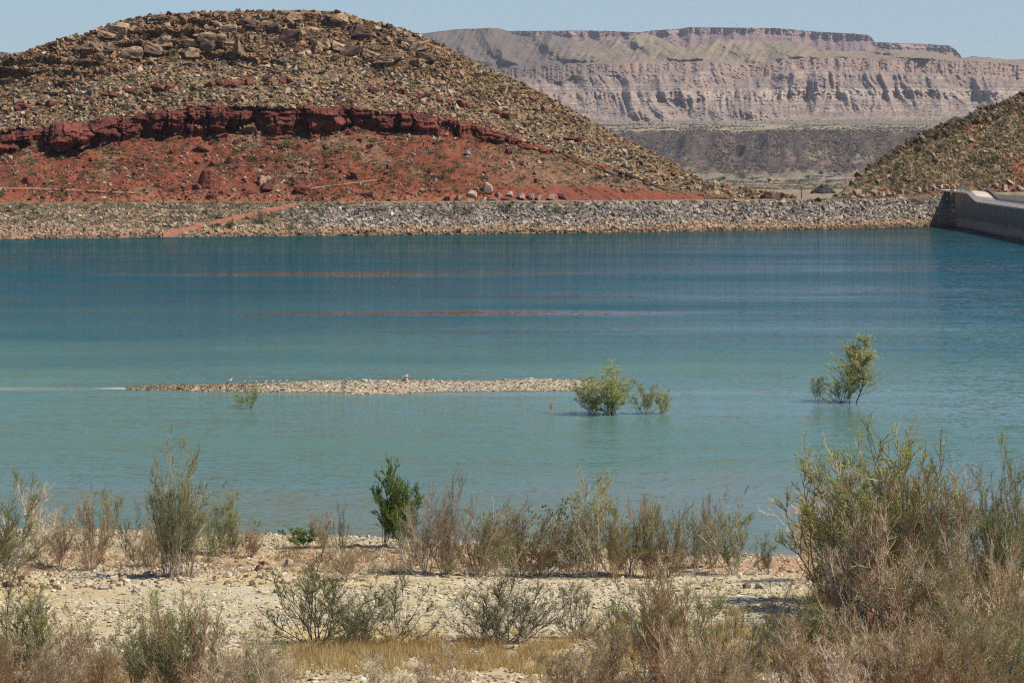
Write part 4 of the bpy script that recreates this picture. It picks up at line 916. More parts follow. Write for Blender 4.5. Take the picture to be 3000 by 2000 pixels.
def gen_shrub(kind, seed, H=3.6, tw=.0085):
    k = KINDS[kind]; r = np.random.default_rng(seed); lines = {i: [] for i in range(len(k['bark']))}; LP, LD = [], []
    def path(p, d, L, n, wander, lift):
        pts = [p.copy()]; st = L / n
        for _ in range(n):
            d = d + r.normal(0, wander, 3) + np.array([0, 0, lift]); d /= np.linalg.norm(d); p = p + d * st; pts.append(p.copy())
        return np.array(pts), d
    for s in range(k['ns']):
        az = r.uniform(0, 2 * np.pi); tl = abs(r.normal(0, k['tilt'])); tl = min(tl, 1.25)
        d = np.array([np.sin(tl) * np.cos(az), np.sin(tl) * np.sin(az), np.cos(tl)]); L = H * r.uniform(.6, 1.08) * (1 - .18 * tl)
        base = np.array([r.normal(0, .13), r.normal(0, .13), -.12])
        pts, _ = path(base, d, L, 11, .085, .05); b0 = r.uniform(.012, .026)
        ci = r.integers(0, len(k['bark'])); lines[ci].append((pts, np.linspace(b0, .006, 12)))
        for b in range(k['nb']):
            t = r.uniform(.18, .97); i = t * 11; i0 = int(i); p = pts[i0] * (1 - (i - i0)) + pts[min(i0 + 1, 11)] * (i - i0)
            sd = pts[min(i0 + 1, 11)] - pts[i0]; sd /= np.linalg.norm(sd) + 1e-9
            q = r.normal(size=3); q -= sd * q.dot(sd); q /= np.linalg.norm(q); bd = sd + q * r.uniform(.35, .9); bd /= np.linalg.norm(bd)
            bl = L * r.uniform(.14, .34) * ((1.75 - 1.55 * t) if k.get('cone') else (1.1 - .5 * t)); bp, _ = path(p, bd, bl, 5, .14, .08); lines[ci].append((bp, np.linspace(.0095, .005, 6)))
            for w in range(k['nt']):
                t2 = r.uniform(.15, 1) * 5; j0 = min(int(t2), 4); p2 = bp[j0] + (bp[j0 + 1] - bp[j0]) * (t2 - j0)
                q = r.normal(size=3); sd2 = bp[j0 + 1] - bp[j0]; sd2 /= np.linalg.norm(sd2) + 1e-9; wd = sd2 + q * .45; wd[2] += .15; wd /= np.linalg.norm(wd)
                wl = r.uniform(.14, .42); wp, _ = path(p2, wd, wl, 3, .15, .05); lines[r.integers(0, len(k['bark']))].append((wp, np.array([tw * .75, tw * .6, tw * .5, tw * .3])))
                hh = p2[2] / H
                nl = r.poisson(k['nl'] * np.clip((1 - k['bias']) + 2 * k['bias'] * hh, .1, 2))
                for _ in range(nl):
                    f = r.uniform(.1, 1) * 3; m0 = min(int(f), 2); pp = wp[m0] + (wp[m0 + 1] - wp[m0]) * (f - m0); dd = (wp[m0 + 1] - wp[m0]); dd /= np.linalg.norm(dd) + 1e-9
                    dd = dd + r.normal(0, .45, 3); LP.append(pp); LD.append(dd / np.linalg.norm(dd))
    Vs, Qs, Cs, off = [], [], [], 0
    for i, ls in lines.items():
        if not ls: continue
        V, Q = tubes_np(ls); Vs.append(V); Qs.append(Q + off); off += len(V); Cs.append(np.repeat(np.array([k['bark'][i]]), len(V), 0))
    br_me = raw_mesh('branches', np.concatenate(Vs), np.concatenate(Qs), 4, np.concatenate(Cs), M_bark)
    LP = np.array(LP); LD = np.array(LD); n = len(LP)
    V, T = leaves_np(LP, LD, r.uniform(.6, 1.25, n) * k['ll'], r.uniform(.7, 1.3, n) * k['lw'], r)
    pal = np.array(k['leaf']) * [1.6, 1.75, 1.3]; patch = (fbm(LP[:, 0] * 1.3 + 5, LP[:, 2] * 1.3, seed) * 2.2 - .6) * len(pal); ci = np.clip(np.round(patch + r.normal(0, .7, n)), 0, len(pal) - 1).astype(int)
    c = pal[ci] * r.uniform(.8, 1.2, (n, 1)); lf_me = raw_mesh('foliage', V, T, 3, np.repeat(c, 3, 0), M_leaf)
    sp = np.percentile(np.abs(LP[:, 0]), 92) * 2; return br_me, lf_me, float(np.percentile(LP[:, 2], 97.3)), sp
LIB = {k: [gen_shrub(k, 500 + 37 * i + 7 * j) for j in range(4 if k in ('green', 'rust', 'bare', 'open', 'yellow') else 2)] for i, k in enumerate(KINDS)}
_uses = {}
def shrub(name, loc, h, w, kind, label, group=None, cat='shrub', lean=0.0):
    vs = LIB[kind]; u = _uses.get(kind, 0); _uses[kind] = u + 1; br_me, lf_me, H0, W0 = vs[u % len(vs)]
    o = empty(name, loc, random.uniform(0, 6.28)); o.rotation_euler[1] = lean * math.cos(o.rotation_euler[2]); o.rotation_euler[0] = lean * math.sin(o.rotation_euler[2])
    sxy = max(.35 * h / H0, min(2.2 * h / H0, w / W0)); o.scale = (sxy, sxy, h / H0)
    props(o, label, cat, group); link('branches', br_me, o); link('foliage', lf_me, o)
    return o
def near_shrub(px, by_, ty, w, kind, label, group=None, name='tamarisk_shrub', lean=0.0, cat='shrub'):
    x, Y, z = near_at(px, by_); mpp = Y / F; return shrub(name, (x, Y, z), (by_ - ty) * mpp, w * mpp, kind, label, group, cat, lean)
NS = [
 (518,1694,1300,105,'yellow','tallest slender tamarisk of the left side, rising from a dark mound of roots'),
 (490,1690,1430,120,'green','bushy green tamarisk stems packed round the foot of the tallest one on the left'),
 (560,1688,1440,140,'green','green tamarisk leaning right beside the tallest one on the left'),
 (-10,1705,1405,170,'green','bright green shrub cut off by the left edge of the photo above the stone line'),
 (35,1690,1500,110,'bare','grey leafless shrub just right of the green one at the left edge'),
 (116,1632,1430,150,'bare','thin grey twiggy shrub with yellow green tips at the left shoreline'),
 (179,1660,1490,130,'rust','rusty low shrub behind the stone line at the far left'),
 (268,1668,1462,110,'rust','upright rust and green shrub between the twiggy one and the tall tamarisk'),
 (318,1605,1436,70,'green','narrow green shrub on the shoreline left of the tall tamarisk'),
 (390,1645,1492,110,'open','dark stemmed shrub leaning right just left of the tall tamarisk'),
 (440,1660,1520,100,'rust','brown shrub touching the left of the tall tamarisk'),
 (640,1625,1470,110,'green','shorter green shrub right of the tall tamarisk'),
 (690,1622,1448,90,'yellow','two pronged yellow green shrub right of the tall tamarisk'),
 (735,1630,1545,80,'rust','low rusty shrub at the right end of the left shoreline clump'),
 (890,1604,1545,90,'dense','low dark green plant on the shoreline gravel in the left middle'),
 (945,1606,1500,80,'bare','dry grey stalks beside the low dark green shoreline plant'),
 (1000,1640,1480,60,'open','thin sapling with a bent tip left of the dark green bush at the water'),
 (1125,1602,1372,95,'dense','dark green dense bush with a tall narrow top at the waters edge'),
 (1185,1605,1405,110,'dense','dark green bush spreading right, joined to the tall narrow one at the waters edge'),
 (1240,1682,1440,190,'bare','large grey leafless bush in front of the dark green bush'),
 (1300,1682,1400,150,'bare','taller grey bush with yellow green tips right of the large leafless bush'),
 (1312,1690,1640,90,'yellow','small yellow green tuft on the crest of the gravel bank'),
 (1400,1690,1510,150,'rust','reddish bush on the gravel crest left of the middle'),
 (1455,1688,1490,150,'green','green bush with grey twigs on the gravel crest near the middle'),
 (1530,1692,1500,160,'rust','reddish green bush in the middle of the crest row'),
 (1590,1688,1530,140,'green','leafy green bush just left of the round leaved sapling'),
 (1736,1690,1396,110,'yellow','tall wispy tamarisk with a yellow tip right of the round leaved sapling'),
 (1690,1690,1520,150,'bare','grey tangled bush at the foot of the round leaved sapling'),
 (1800,1692,1500,140,'rust','rusty bush right of the tall wispy tamarisk'),
 (1850,1690,1480,120,'yellow','yellow green bush with spiky top right of the rusty one'),
 (1905,1690,1465,110,'rust','tall reddish bush with thin tip near the right end of the crest row'),
 (1960,1692,1490,120,'rust','reddish twiggy bush behind the large foreground bush'),
 (2040,1672,1500,120,'green','green bush at the shoreline right of the reddish crest row'),
 (2085,1665,1452,90,'bare','grey bush with a bent leafy tip at the shoreline right of centre'),
 (2150,1682,1496,120,'green','green upright bush at the start of the orange sand'),
 (2250,1682,1570,90,'open','small thin bush growing from the orange sand patch'),
 (2370,1700,1450,150,'tan','dried tan orange bush at the left of the big tamarisk thicket'),
 (2430,1770,1365,300,'yellow','left tamarisk of the big thicket, its green branches arching out over the water'),
 (2520,1800,1302,220,'yellow','tallest green topped tamarisk of the big thicket'),
 (2600,1800,1395,260,'rust','dense reddish tamarisk in the heart of the big thicket'),
 (2650,1820,1308,240,'yellow','tall orange topped tamarisk in the middle of the big thicket'),
 (2720,1830,1420,260,'rust','broad reddish brown tamarisk right of the two tallest in the thicket'),
 (2790,1820,1400,230,'rust','twiggy brown tamarisk towards the right of the big thicket'),
 (2870,1810,1415,260,'rust','green tamarisk near the right end of the big thicket'),
 (2940,1830,1440,200,'green','dark green tamarisk with dark stems close to the right edge'),
 (3005,1810,1300,100,'yellow','tallest tamarisk at the right edge, cut off by the frame'),
 (2480,1850,1560,220,'bare','grey leafless tangle at the lower left of the big thicket'),
 (2680,1860,1600,260,'bare','pale grey tangle of dead stems low in the middle of the big thicket'),
 (2560,1850,1500,240,'rust','brown bush filling the front of the big thicket'),
 (2830,1880,1560,240,'bare','grey twiggy bush low in the right part of the thicket'),
 (2940,1900,1600,220,'rust','rusty bush low near the right edge'),
 (925,1885,1650,240,'open','open green bush on the pale gravel, left of a pair'),
 (1150,1888,1665,260,'open','dark stemmed bush on the pale gravel, right of a pair'),
 (1040,1880,1700,170,'green','soft green bush between the two dark stemmed ones'),
 (1437,1890,1665,360,'open','round dark stemmed bush spreading wide in the middle of the gravel'),
 (1510,1885,1675,300,'open','right hand half of the round dark stemmed bush cluster'),
 (1692,1870,1705,110,'open','thin open sapling on the gravel right of the round bush'),
 (1800,1890,1760,120,'open','small sparse bush left of the large foreground bush'),
 (1960,2010,1680,260,'rust','large reddish green bush in the foreground right of the middle'),
 (1890,2000,1730,200,'green','green bush at the left flank of the large reddish foreground bush'),
 (2060,2000,1740,180,'green','green bush at the right flank of the large reddish foreground bush'),
 (2277,2005,1715,200,'open','nearly bare dark branched bush standing over pale gravel at lower right'),
 (2180,2010,1790,160,'open','sparse dark bush left of the nearly bare one at lower right'),
 (58,2000,1712,230,'open','open bush with dark crooked stems at the lower left corner'),
 (130,2010,1730,180,'yellow','yellow green bush behind the crooked stems at lower left'),
 (220,2030,1800,170,'rust','rusty green bush at the bottom left'),
 (395,2030,1815,150,'green','slender green bush at the bottom, first right of the rusty one'),
 (487,2040,1765,120,'green','tall thin green bush at the bottom left of centre'),
 (570,2040,1790,230,'rust','wide rust and green bush at the bottom left of centre'),
 (530,2030,1755,130,'yellow','wispy sapling behind the wide rust and green bottom bush'),
]
NS += [(1010,1700,1590,170,'rust','low rusty bush on the gravel left of the large grey leafless bush'),
 (2620,1900,1640,260,'rust','brown bush in front of the orange topped tamarisk'),
 (2740,1900,1620,260,'rust','green bush low in the middle of the big thicket')]
fill_g = 'low tangled shrubs along the bottom of the photo'
for r_ in NS: near_shrub(*r_)
for a, b_, t_, w, kd in [(20,2060,1860,160,'rust'),(-20,2020,1830,140,'rust'),(300,2060,1880,160,'rust'),(150,2060,1890,150,'bare'),(680,2060,1880,170,'bare'),(740,2050,1860,150,'green'),(820,2070,1850,200,'bare'),(1090,2080,1920,180,'bare'),(1270,2080,1930,180,'bare'),(1640,2080,1880,180,'rust'),(1720,2070,1870,170,'bare'),(1790,2060,1850,180,'rust'),(1990,2090,1850,200,'rust'),(2120,2080,1860,180,'rust'),(2220,2090,1900,180,'bare'),(2350,2060,1830,200,'rust'),(2420,2040,1800,200,'rust'),(2480,2080,1880,200,'bare'),(2550,2050,1820,200,'rust'),(2640,2060,1850,180,'bare'),(2720,2080,1840,220,'rust'),(2800,2060,1850,200,'rust'),(2870,2090,1840,220,'rust'),(2930,2060,1850,220,'green'),(3000,2050,1800,220,'rust'),(2380,1900,1760,150,'green'),(2330,1960,1800,140,'rust'),(2420,1780,1690,110,'rust'),(2780,1960,1760,200,'rust'),(2890,1980,1740,180,'green'),(2990,1960,1700,200,'rust')]:
    near_shrub(a, b_, t_, w, kd, 'tangled low shrub of grey and rusty twigs along the bottom of the photo', fill_g, 'low_shrub')
# round leaved sapling
def cottonwood():
    r = np.random.default_rng(77); LP, LD = [], []; lines = []
    for s in range(16):
        az = r.uniform(0, 6.28); tl = r.uniform(.1, .8); d = np.array([np.sin(tl) * np.cos(az) - .25, np.sin(tl) * np.sin(az), np.cos(tl)]); p = np.zeros(3); pts = [p.copy()]
        for _ in range(8): d = d + r.normal(0, .13, 3); d /= np.linalg.norm(d); p = p + d * r.uniform(.3, .42); pts.append(p.copy())
        lines.append((np.array(pts), np.linspace(.026, .010, 9)))
        for _ in range(50):
            i = r.integers(3, 9); q = pts[i] + r.normal(0, .10, 3); lines.append((np.array([pts[i], (pts[i] + q) / 2 + [0, 0, -.01], q]), np.array([.008, .007, .005]))); LP.append(q)
    V, Q = tubes_np(lines); me = raw_mesh('branches', V, Q, 4, np.repeat([[.30, .26, .21]], len(V), 0), M_bark)
    LP = np.array(LP); n = len(LP); nrm = r.normal(size=(n, 3)) + [0, -.3, .8]; nrm /= np.linalg.norm(nrm, axis=1, keepdims=True); a = np.cross(nrm, r.normal(size=(n, 3))); a /= np.linalg.norm(a, axis=1, keepdims=True); b = np.cross(nrm, a); s = r.uniform(.035, .06, n)[:, None]
    ang = np.arange(6) * np.pi / 3; V = (LP[:, None] + s[:, None] * (a[:, None] * np.cos(ang)[None, :, None] + b[:, None] * np.sin(ang)[None, :, None])).reshape(-1, 3)
    c = np.repeat(np.array([[.11, .16, .06]]) * r.uniform(.7, 1.5, (n, 1)), 6, 0)
    return me, raw_mesh('foliage', V, np.arange(6 * n).reshape(-1, 6), 6, c, M_leaf)
x, Y, z = near_at(1680, 1660); o = empty('cottonwood_sapling', (x, Y, z)); props(o, 'sapling with round grey green leaves standing above the crest row near the middle', 'tree'); cm, cl2 = cottonwood(); link('branches', cm, o); link('foliage', cl2, o); o.scale = (1.05, 1.05, 1.05)
# willows standing in the lake
def lake_shrub(px, wl, ty, w, kind, label, name='willow', lean=0.0, dx=0):
    Y = EYE * F / (wl - HZ); mpp = Y / F; return shrub(name, (float(wx(px, Y)), Y, -.05), (wl - ty) * mpp, w * mpp, kind, label, None, 'tree', lean)
lake_shrub(1800,1213,1078,170,'willow','broad leafy willow standing in the lake at the right end of the gravel bar')
lake_shrub(1735,1211,1110,110,'willow','lower left part of the willow clump standing in the lake beside the gravel bar')
lake_shrub(1770,1214,1095,130,'willow','willow stems leaning in the middle of the flooded clump by the gravel bar')
lake_shrub(1890,1213,1118,90,'willow','wispy low willow in the lake just right of the broad leafy willow', lean=.05)
lake_shrub(1940,1211,1135,70,'willow','small drowned willow farthest right of the clump by the gravel bar')
lake_shrub(2494,1178,990,105,'cone','tall cone shaped willow standing alone in the lake at the right', lean=.06)
lake_shrub(2465,1179,1090,110,'willow','dense lower growth round the foot of the tall cone shaped willow')
lake_shrub(2397,1178,1104,50,'cone','short willow in the lake just left of the tall cone shaped one')
lake_shrub(1617,1210,1160,30,'bare','tiny bare sapling in the water under the right end of the gravel bar', 'sapling')
lake_shrub(735,1196,1118,44,'willow','thin pale sapling in the water in front of the gulls', 'sapling')
lake_shrub(706,1190,1145,40,'willow','smallest pale sapling in the water in front of the gulls, the left one', 'sapling')
# shrubs on the far bank
def bank_shrub(px, by_, ty, w, kind, label, group=None):
    t_ = (float(py_water(px)) - by_) / (float(py_water(px)) - float(py_crest(px))); x, Y, z = bank_point(px, t_); mpp = float(Y) / F
    shrub('bank_shrub', (float(x), float(Y), float(z) - .1), (by_ - ty) * mpp * 1.05, w * mpp, kind, label, group)
for r_ in [(1330,630,585,60,'open','large twiggy grey green shrub at the top of the riprap, left of a touching pair'),(1375,634,592,60,'open','large twiggy shrub at the top of the riprap, right of a touching pair'),(1490,628,586,54,'open','dome shaped twiggy shrub on the riprap right of the touching pair'),(1630,626,600,40,'open','small brown shrub on the middle riprap'),(1695,626,600,46,'open','faint grey green shrub on the middle riprap, rightmost of its row'),(668,672,645,54,'dense','bright green shrub on the lower side of the red dirt ramp'),(762,655,605,54,'open','twiggy green shrub growing over the red dirt ramp'),(912,662,632,46,'open','twiggy shrub on the riprap right of the red dirt ramp'),(855,676,655,36,'open','small yellow green shrub near the water right of the red dirt ramp'),(1110,618,592,56,'bare','grey bare shrub at the top of the bank under the hill'),(1185,616,595,60,'bare','wide low grey shrub at the top of the bank under the hill'),(948,634,610,34,'open','small round shrub on the bank between the ramp and the bare grey shrubs'),(2700,600,570,54,'bare','pinkish bare shrub at the top of the bank just left of the dam'),(448,682,660,26,'open','little shrub on the bank left of the ramp foot'),(640,640,615,50,'bare','pale bare shrub just above the red dirt ramp'),(560,625,600,44,'bare','pale dry shrub on the upper left bank'),(130,640,618,40,'bare','dry grey shrub on the upper bank near the left edge'),(55,612,592,40,'open','green shrub at the road near the left edge')]:
    bank_shrub(*r_)

# ------------------------------------------------------------------ hillside scrub
def clump(seed, n=46, flat=.7, lw=.13, spike=False):
    r = np.random.default_rng(seed); d = r.normal(size=(n, 3)); d[:, 2] = np.abs(d[:, 2]) + (.8 if spike else 0); d /= np.linalg.norm(d, axis=1, keepdims=True)
    P = d * r.uniform(.1 if spike else .3, .5 if spike else .85, (n, 1)) * [1, 1, flat]; L = r.uniform(.3, .6, n) * (1.3 if spike else 1)
    V, T = leaves_np(P, d, L, np.full(n, lw) * r.uniform(.6, 1.5, n), r); c = np.repeat(r.uniform(.65, 1.3, (n, 1)), 3, 0) * np.ones(3); return V, T, c
BUSH = [clump(900 + k, 60, .7, .17) for k in range(5)]; TUFT = [clump(950 + k, 26, .8, .10, True) for k in range(5)]
n = 26000; px = rng.uniform(-420, 2340, n); s_ = np.where(rng.random(n) < .68, 2 + rng.random(n), rng.random(n) * .98); keep = rng.random(n) < np.where(s_ > 2, np.clip((lerp(px, cl_top) - lerp(px, sky_l)) / 300, .12, 1), np.clip((600 - lerp(px, cl_bot)) / 210, .1, 1)); px, s_ = px[keep], s_[keep]
cl_ = fbm(px / 70, s_ * 6, 161); lowz = s_ < 1; kk = rng.random(len(px)) < np.where(lowz, smooth(.38, .56, cl_) * .7 + .26, smooth(.3, .55, cl_) * .7 + .3) * np.where(s_ > 2.72, .45, 1); kk &= ~((s_ < lerp(px, [(1400, .25), (1700, .42), (1850, .62), (2000, .9), (2100, .9)])) & (px > 1430) & (px < 2070) & (rng.random(len(px)) < .9)); px, s_, lowz = px[kk], s_[kk], lowz[kk]; P = grid_pick(px, s_, pxs, PH, SEG); n = len(px)
P2 = []
npx = rng.uniform(2440, 3400, 16000); ns_ = rng.random(16000); kk = rng.random(16000) < np.clip((580 - lerp(npx, sky_r)) / 300, .05, 1) * np.where(ns_ > .9, .4, 1); Pr = grid_pick(npx[kk], ns_[kk], pxr, PR, SR)
bp_ = np.where(rng.random(9000) < .6, rng.uniform(-300, 1000, 9000), rng.uniform(-300, 2860, 9000)); bt_ = np.where(rng.random(9000) < .5, rng.uniform(.86, 1.25, 9000), rng.uniform(.25, .95, 9000)); kk = (bt_ > .86) | (bp_ < 950); bx_, by2, bz_ = bank_point(bp_[kk], bt_[kk]); Pb = np.stack([bx_, by2, bz_], -1)
Pall = np.concatenate([P, Pr, Pb]); n = len(Pall); isb = rng.random(n) < np.where(np.arange(n) < len(P), np.where(np.append(lowz, np.zeros(n - len(P), bool)), .60, .34), np.where(np.arange(n) < len(P) + len(Pr), .34, .14))
s = np.clip(rng.lognormal(-.9, .34, n), .15, 1.15) * np.where(isb, 1.2, 1); S = np.stack([s * 1.1, s * 1.1, s * .9], -1)
palb = np.array([[.16, .17, .07], [.12, .135, .05], [.22, .22, .13], [.20, .19, .09], [.10, .11, .05]]); palt = np.array([[.38, .29, .15], [.34, .25, .13], [.29, .24, .12], [.42, .32, .17]])
sh_ = np.ones(n); sh_[len(P):len(P) + len(Pr)] = .72  # right hill plants dimmed, the hill's shading put into their colour
C1 = palb[rng.integers(0, 5, n)]; C2 = palt[rng.integers(0, 4, n)] * sh_[:, None]; C1 = C1 * (sh_[:, None] * .3 + .7)
o = scatter('dry_tussocks', TUFT, Pall[~isb], S[~isb] * .95, C2[~isb], M_grass, .1); props(o, 'dry yellow grass tussocks over the hills and bank', kind='stuff')
ib_ = np.where(isb)[0]; vis = ib_[(np.abs(Pall[ib_, 0] / Pall[ib_, 1]) * F < 1500)]; order = vis[np.argsort(-s[vis])]; top = set(order[:300].tolist()); rest = np.array([i for i in ib_ if i not in top])
o = scatter('scrub_cover', BUSH, Pall[rest], S[rest] * .8, C1[rest], M_leaf, .1); props(o, 'small grey green scrub over the hills and bank', kind='stuff')
bush_me = []
for v_ in BUSH:
    for c in ((.15, .165, .06), (.19, .20, .11), (.115, .13, .05)): bush_me.append(raw_mesh('scrub_form', v_[0], v_[1], 3, v_[2] * np.array(c), M_leaf))
nl_ = len(P); nr_ = len(P) + len(Pr)
for i in order[:300]:
    i = int(i); o = link('scrub_bush', random.choice(bush_me)); o.location = Pall[i]; o.scale = (s[i] * 1.05, s[i] * 1.05, s[i] * .9); o.rotation_euler = (0, 0, random.uniform(0, 6.28))
    if i < nl_:
        if lowz[i]: props(o, 'green scrub bush on the red slope below the cliff of the left hill', 'shrub', 'scrub bushes on the red slope')
        else: props(o, 'green scrub bush among the rocks above the red cliff of the left hill', 'shrub', 'scrub bushes above the red cliff')
    elif i < nr_: props(o, 'green scrub bush on the slope of the right hill', 'shrub', 'scrub bushes on the right hill')
    else: props(o, 'low green scrub bush on the far bank', 'shrub', 'low scrub bushes on the far bank')

# ------------------------------------------------------------------ beach grass and weeds
def blades(name, px, py, n_per, hgt, wid, spread, pal, mat, label, lean=.5):
    V, T, C = [], [], []; PP = []
    for a, b_ in zip(px, py): PP.append(near_at(a, b_))
    PP = np.array(PP); P = np.repeat(PP, n_per, 0); n = len(P); hs = np.repeat(rng.uniform(.6, 1.3, len(PP)), n_per)
    P = P + np.stack([rng.normal(0, spread, n), rng.normal(0, spread, n), np.full(n, -.03)], -1); D = np.stack([rng.normal(0, lean, n), rng.normal(0, lean, n), np.ones(n)], -1); D /= np.linalg.norm(D, axis=1, keepdims=True)
    V, T = leaves_np(P, D, hgt * hs * rng.uniform(.5, 1.2, n), np.full(n, wid), rng); pal = np.array(pal); c = pal[np.repeat(rng.integers(0, len(pal), len(PP)), n_per)] * rng.uniform(.75, 1.2, (n, 1))
    o = link(name, raw_mesh(name, V, T, 3, np.repeat(c, 3, 0), mat)); props(o, label, kind='stuff')
gp, gq = [], []
for _ in range(2600):
    a = random.uniform(840, 2600); b_ = random.gauss(1920 if a < 1700 else 1900, 26 if a < 1700 else 45)
    if vn(np.array(a / 60), np.array(b_ / 30), 5) > .38: gp.append(a); gq.append(b_)
for _ in range(500): gp.append(random.uniform(2350, 3000)); gq.append(random.uniform(1850, 2020))
for _ in range(90): gp.append(random.gauss(2420, 22)); gq.append(random.gauss(1765, 12))
blades('dry_grass', gp, gq, 26, .42, .024, .13, [(.58, .39, .14), (.64, .48, .20), (.50, .31, .12), (.44, .34, .14), (.66, .52, .27)], M_grass, 'golden dry grass in the strip of ground in front of the gravel')
gp, gq = [], []
for _ in range(520):
    a = random.choice([random.uniform(60, 760), random.uniform(800, 1350), random.uniform(1280, 2160)]); b_ = random.uniform(1600, 1684)
    gp.append(a); gq.append(b_)
for _ in range(420): gp.append(random.uniform(0, 800)); gq.append(random.uniform(1930, 2030))
blades('dry_weeds', gp, gq, 22, .42, .018, .16, [(.40, .20, .10), (.34, .24, .12), (.24, .22, .09), (.46, .28, .15)], M_grass, 'rusty dry weeds growing between the shrubs on the beach', .45)

# ------------------------------------------------------------------ gulls and water birds
M_white = plain('white_feather', (.80, .79, .76), .8, .05); M_wing = plain('grey_wing_feather', (.22, .22, .23), .8, .1); M_bill = plain('yellow_bill', (.6, .4, .08), .5); M_duck = plain('dark_plumage', (.06, .05, .045), .8)
def ellips(mb, c, r_, n=10, m_=7, rot=0):
    vs, fs = [], []
    for j in range(m_ + 1):
        th = math.pi * j / m_
        for i in range(n):
            ph = 2 * math.pi * i / n; v = Vector((r_[0] * math.cos(th), r_[1] * math.sin(th) * math.cos(ph), r_[2] * math.sin(th) * math.sin(ph))); v.rotate(Euler((0, rot, 0))); vs.append(v + Vector(c))
    for j in range(m_):
        for i in range(n): fs.append((j*n+i, j*n+(i+1) % n, (j+1)*n+(i+1) % n, (j+1)*n+i))
    mb.poly(vs, fs)
def bird_body(stand=True, up=.3):
    # one continuous lofted skin: tail tip, body, breast, neck, head (facing +X)
    z0 = .17 if stand else .07; prof = [(-.23, .0, .012, .012), (-.16, .005, .03, .022), (-.08, .0, .06, .055), (0, -.01, .075, .075), (.07, .005, .068, .072), (.115, .05, .045, .05), (.135, .10, .03, .034), (.145, .145, .032, .036), (.165, .165, .034, .034), (.20, .165, .018, .02), (.215, .163, .008, .01)]
    vs, fs = [], []; n = 10
    for x, z, ry, rz_ in prof:
        for i in range(n): t_ = 2 * math.pi * i / n; vs.append((x + (-.25 * rz_ * math.sin(t_) if .1 < x < .16 else 0), ry * math.cos(t_), z0 + z * up / .3 + rz_ * math.sin(t_)))
    for j in range(len(prof) - 1):
        for i in range(n): fs.append((j*n+i, j*n+(i+1) % n, (j+1)*n+(i+1) % n, (j+1)*n+i))
    fs.append(tuple(range(n))); fs.append(tuple((len(prof)-1)*n+i for i in range(n))[::-1]); mb = MB(); mb.poly(vs, fs); return mb, z0
def gull(loc, rz, label, sc=1, stand=True, group='gulls resting on the gravel bar'):
    o = empty('gull', loc, rz); o.scale = (sc,) * 3; props(o, label, 'bird', group)
    mb, z0 = bird_body(stand); mb.build('body', M_white, o, True)
    for sy in (-1, 1):
        mb = MB(); ellips(mb, (-.07, sy * .058, z0 + .02), (.17, .022, .05), rot=.12); mb.build('wing', M_wing, o, True)
        if stand: mb = MB(); mb.tube([(0, sy * .03, z0 - .05), (.01, sy * .03, .015)], .008, 5); mb.poly([(-.01, sy * .03 - .02, 0), (.06, sy * .03 - .03, 0), (.06, sy * .03 + .03, 0), (-.01, sy * .03 + .02, 0), (.0, sy * .03, .015)], [(0, 1, 2, 3), (0, 1, 4), (1, 2, 4), (2, 3, 4), (3, 0, 4)]); mb.build('leg', M_bill, o)
    mb = MB(); mb.tube([(.205, 0, z0 + .163), (.25, 0, z0 + .152)], [.011, .003], 6); mb.build('bill', M_bill, o)
    return o
P = isl_at(672, 1.0)[0]; gull((P[0], P[1] - .2, P[2]), .3, 'largest gull, white with grey wings, standing upright on the left part of the gravel bar', 1.25)
for a, rz, lab in ((722, 2.7, 'dark small gull above the pale sapling, first right of the large gull'), (755, 3.0, 'small gull hunched on the bar, second right of the large gull'), (777, .2, 'small gull with tail up on the bar, third right of the large gull'), (797, .4, 'small gull facing right on the bar, fourth right of the large gull'), (817, 0., 'small gull on the bar, fifth right of the large gull'), (844, 3.1, 'rightmost small gull of the row on the gravel bar')):
    P = isl_at(a, 1.0)[0]; gull((P[0], P[1] - .1, P[2]), rz, lab, .8, False)
for a, b_, lab in ((1885,810,'dark bird afloat on the open lake, left of a pair in the middle distance'),(1918,811,'dark bird afloat on the open lake, right of a pair in the middle distance'),(2338,684,'dark bird afloat near the far riprap, left one'),(2365,684,'dark bird afloat near the far riprap, right one')):
    Y = EYE * F / (b_ - HZ); o = empty('floating_bird', (float(wx(a, Y)), Y, -.05), .3); props(o, lab, 'bird', 'dark birds floating on the lake'); mb, _ = bird_body(False); mb.build('body', M_duck, o, True); o.scale = (.9,) * 3
for a, b_ in ((2101,44),(2142,15),(2165,19),(2161,26),(2089,58),(2140,71),(2159,73),(1877,82)):
    Y = 420. + random.uniform(-20, 20); o = empty('flying_bird', (float(wx(a, Y)), Y, float(wz(b_, Y))), random.uniform(0, 6)); props(o, 'tiny dark bird flying in the sky above the mesa', 'bird', 'tiny birds flying above the mesa')
    mb, _ = bird_body(False); mb.build('body', M_duck, o, True); o.scale = (.28, .28, .28)
    for sy in (-1, 1): mb = MB(); mb.poly([(.05, sy * .03, .08), (-.08, sy * .03, .08), (-.1, sy * .38, .16), (-.02, sy * .2, .19), (.02, sy*.2, .165)], [(0, 1, 2, 3), (0, 4, 2, 1), (0, 3, 4), (3, 2, 4)]); mb.build('wing', M_duck, o)

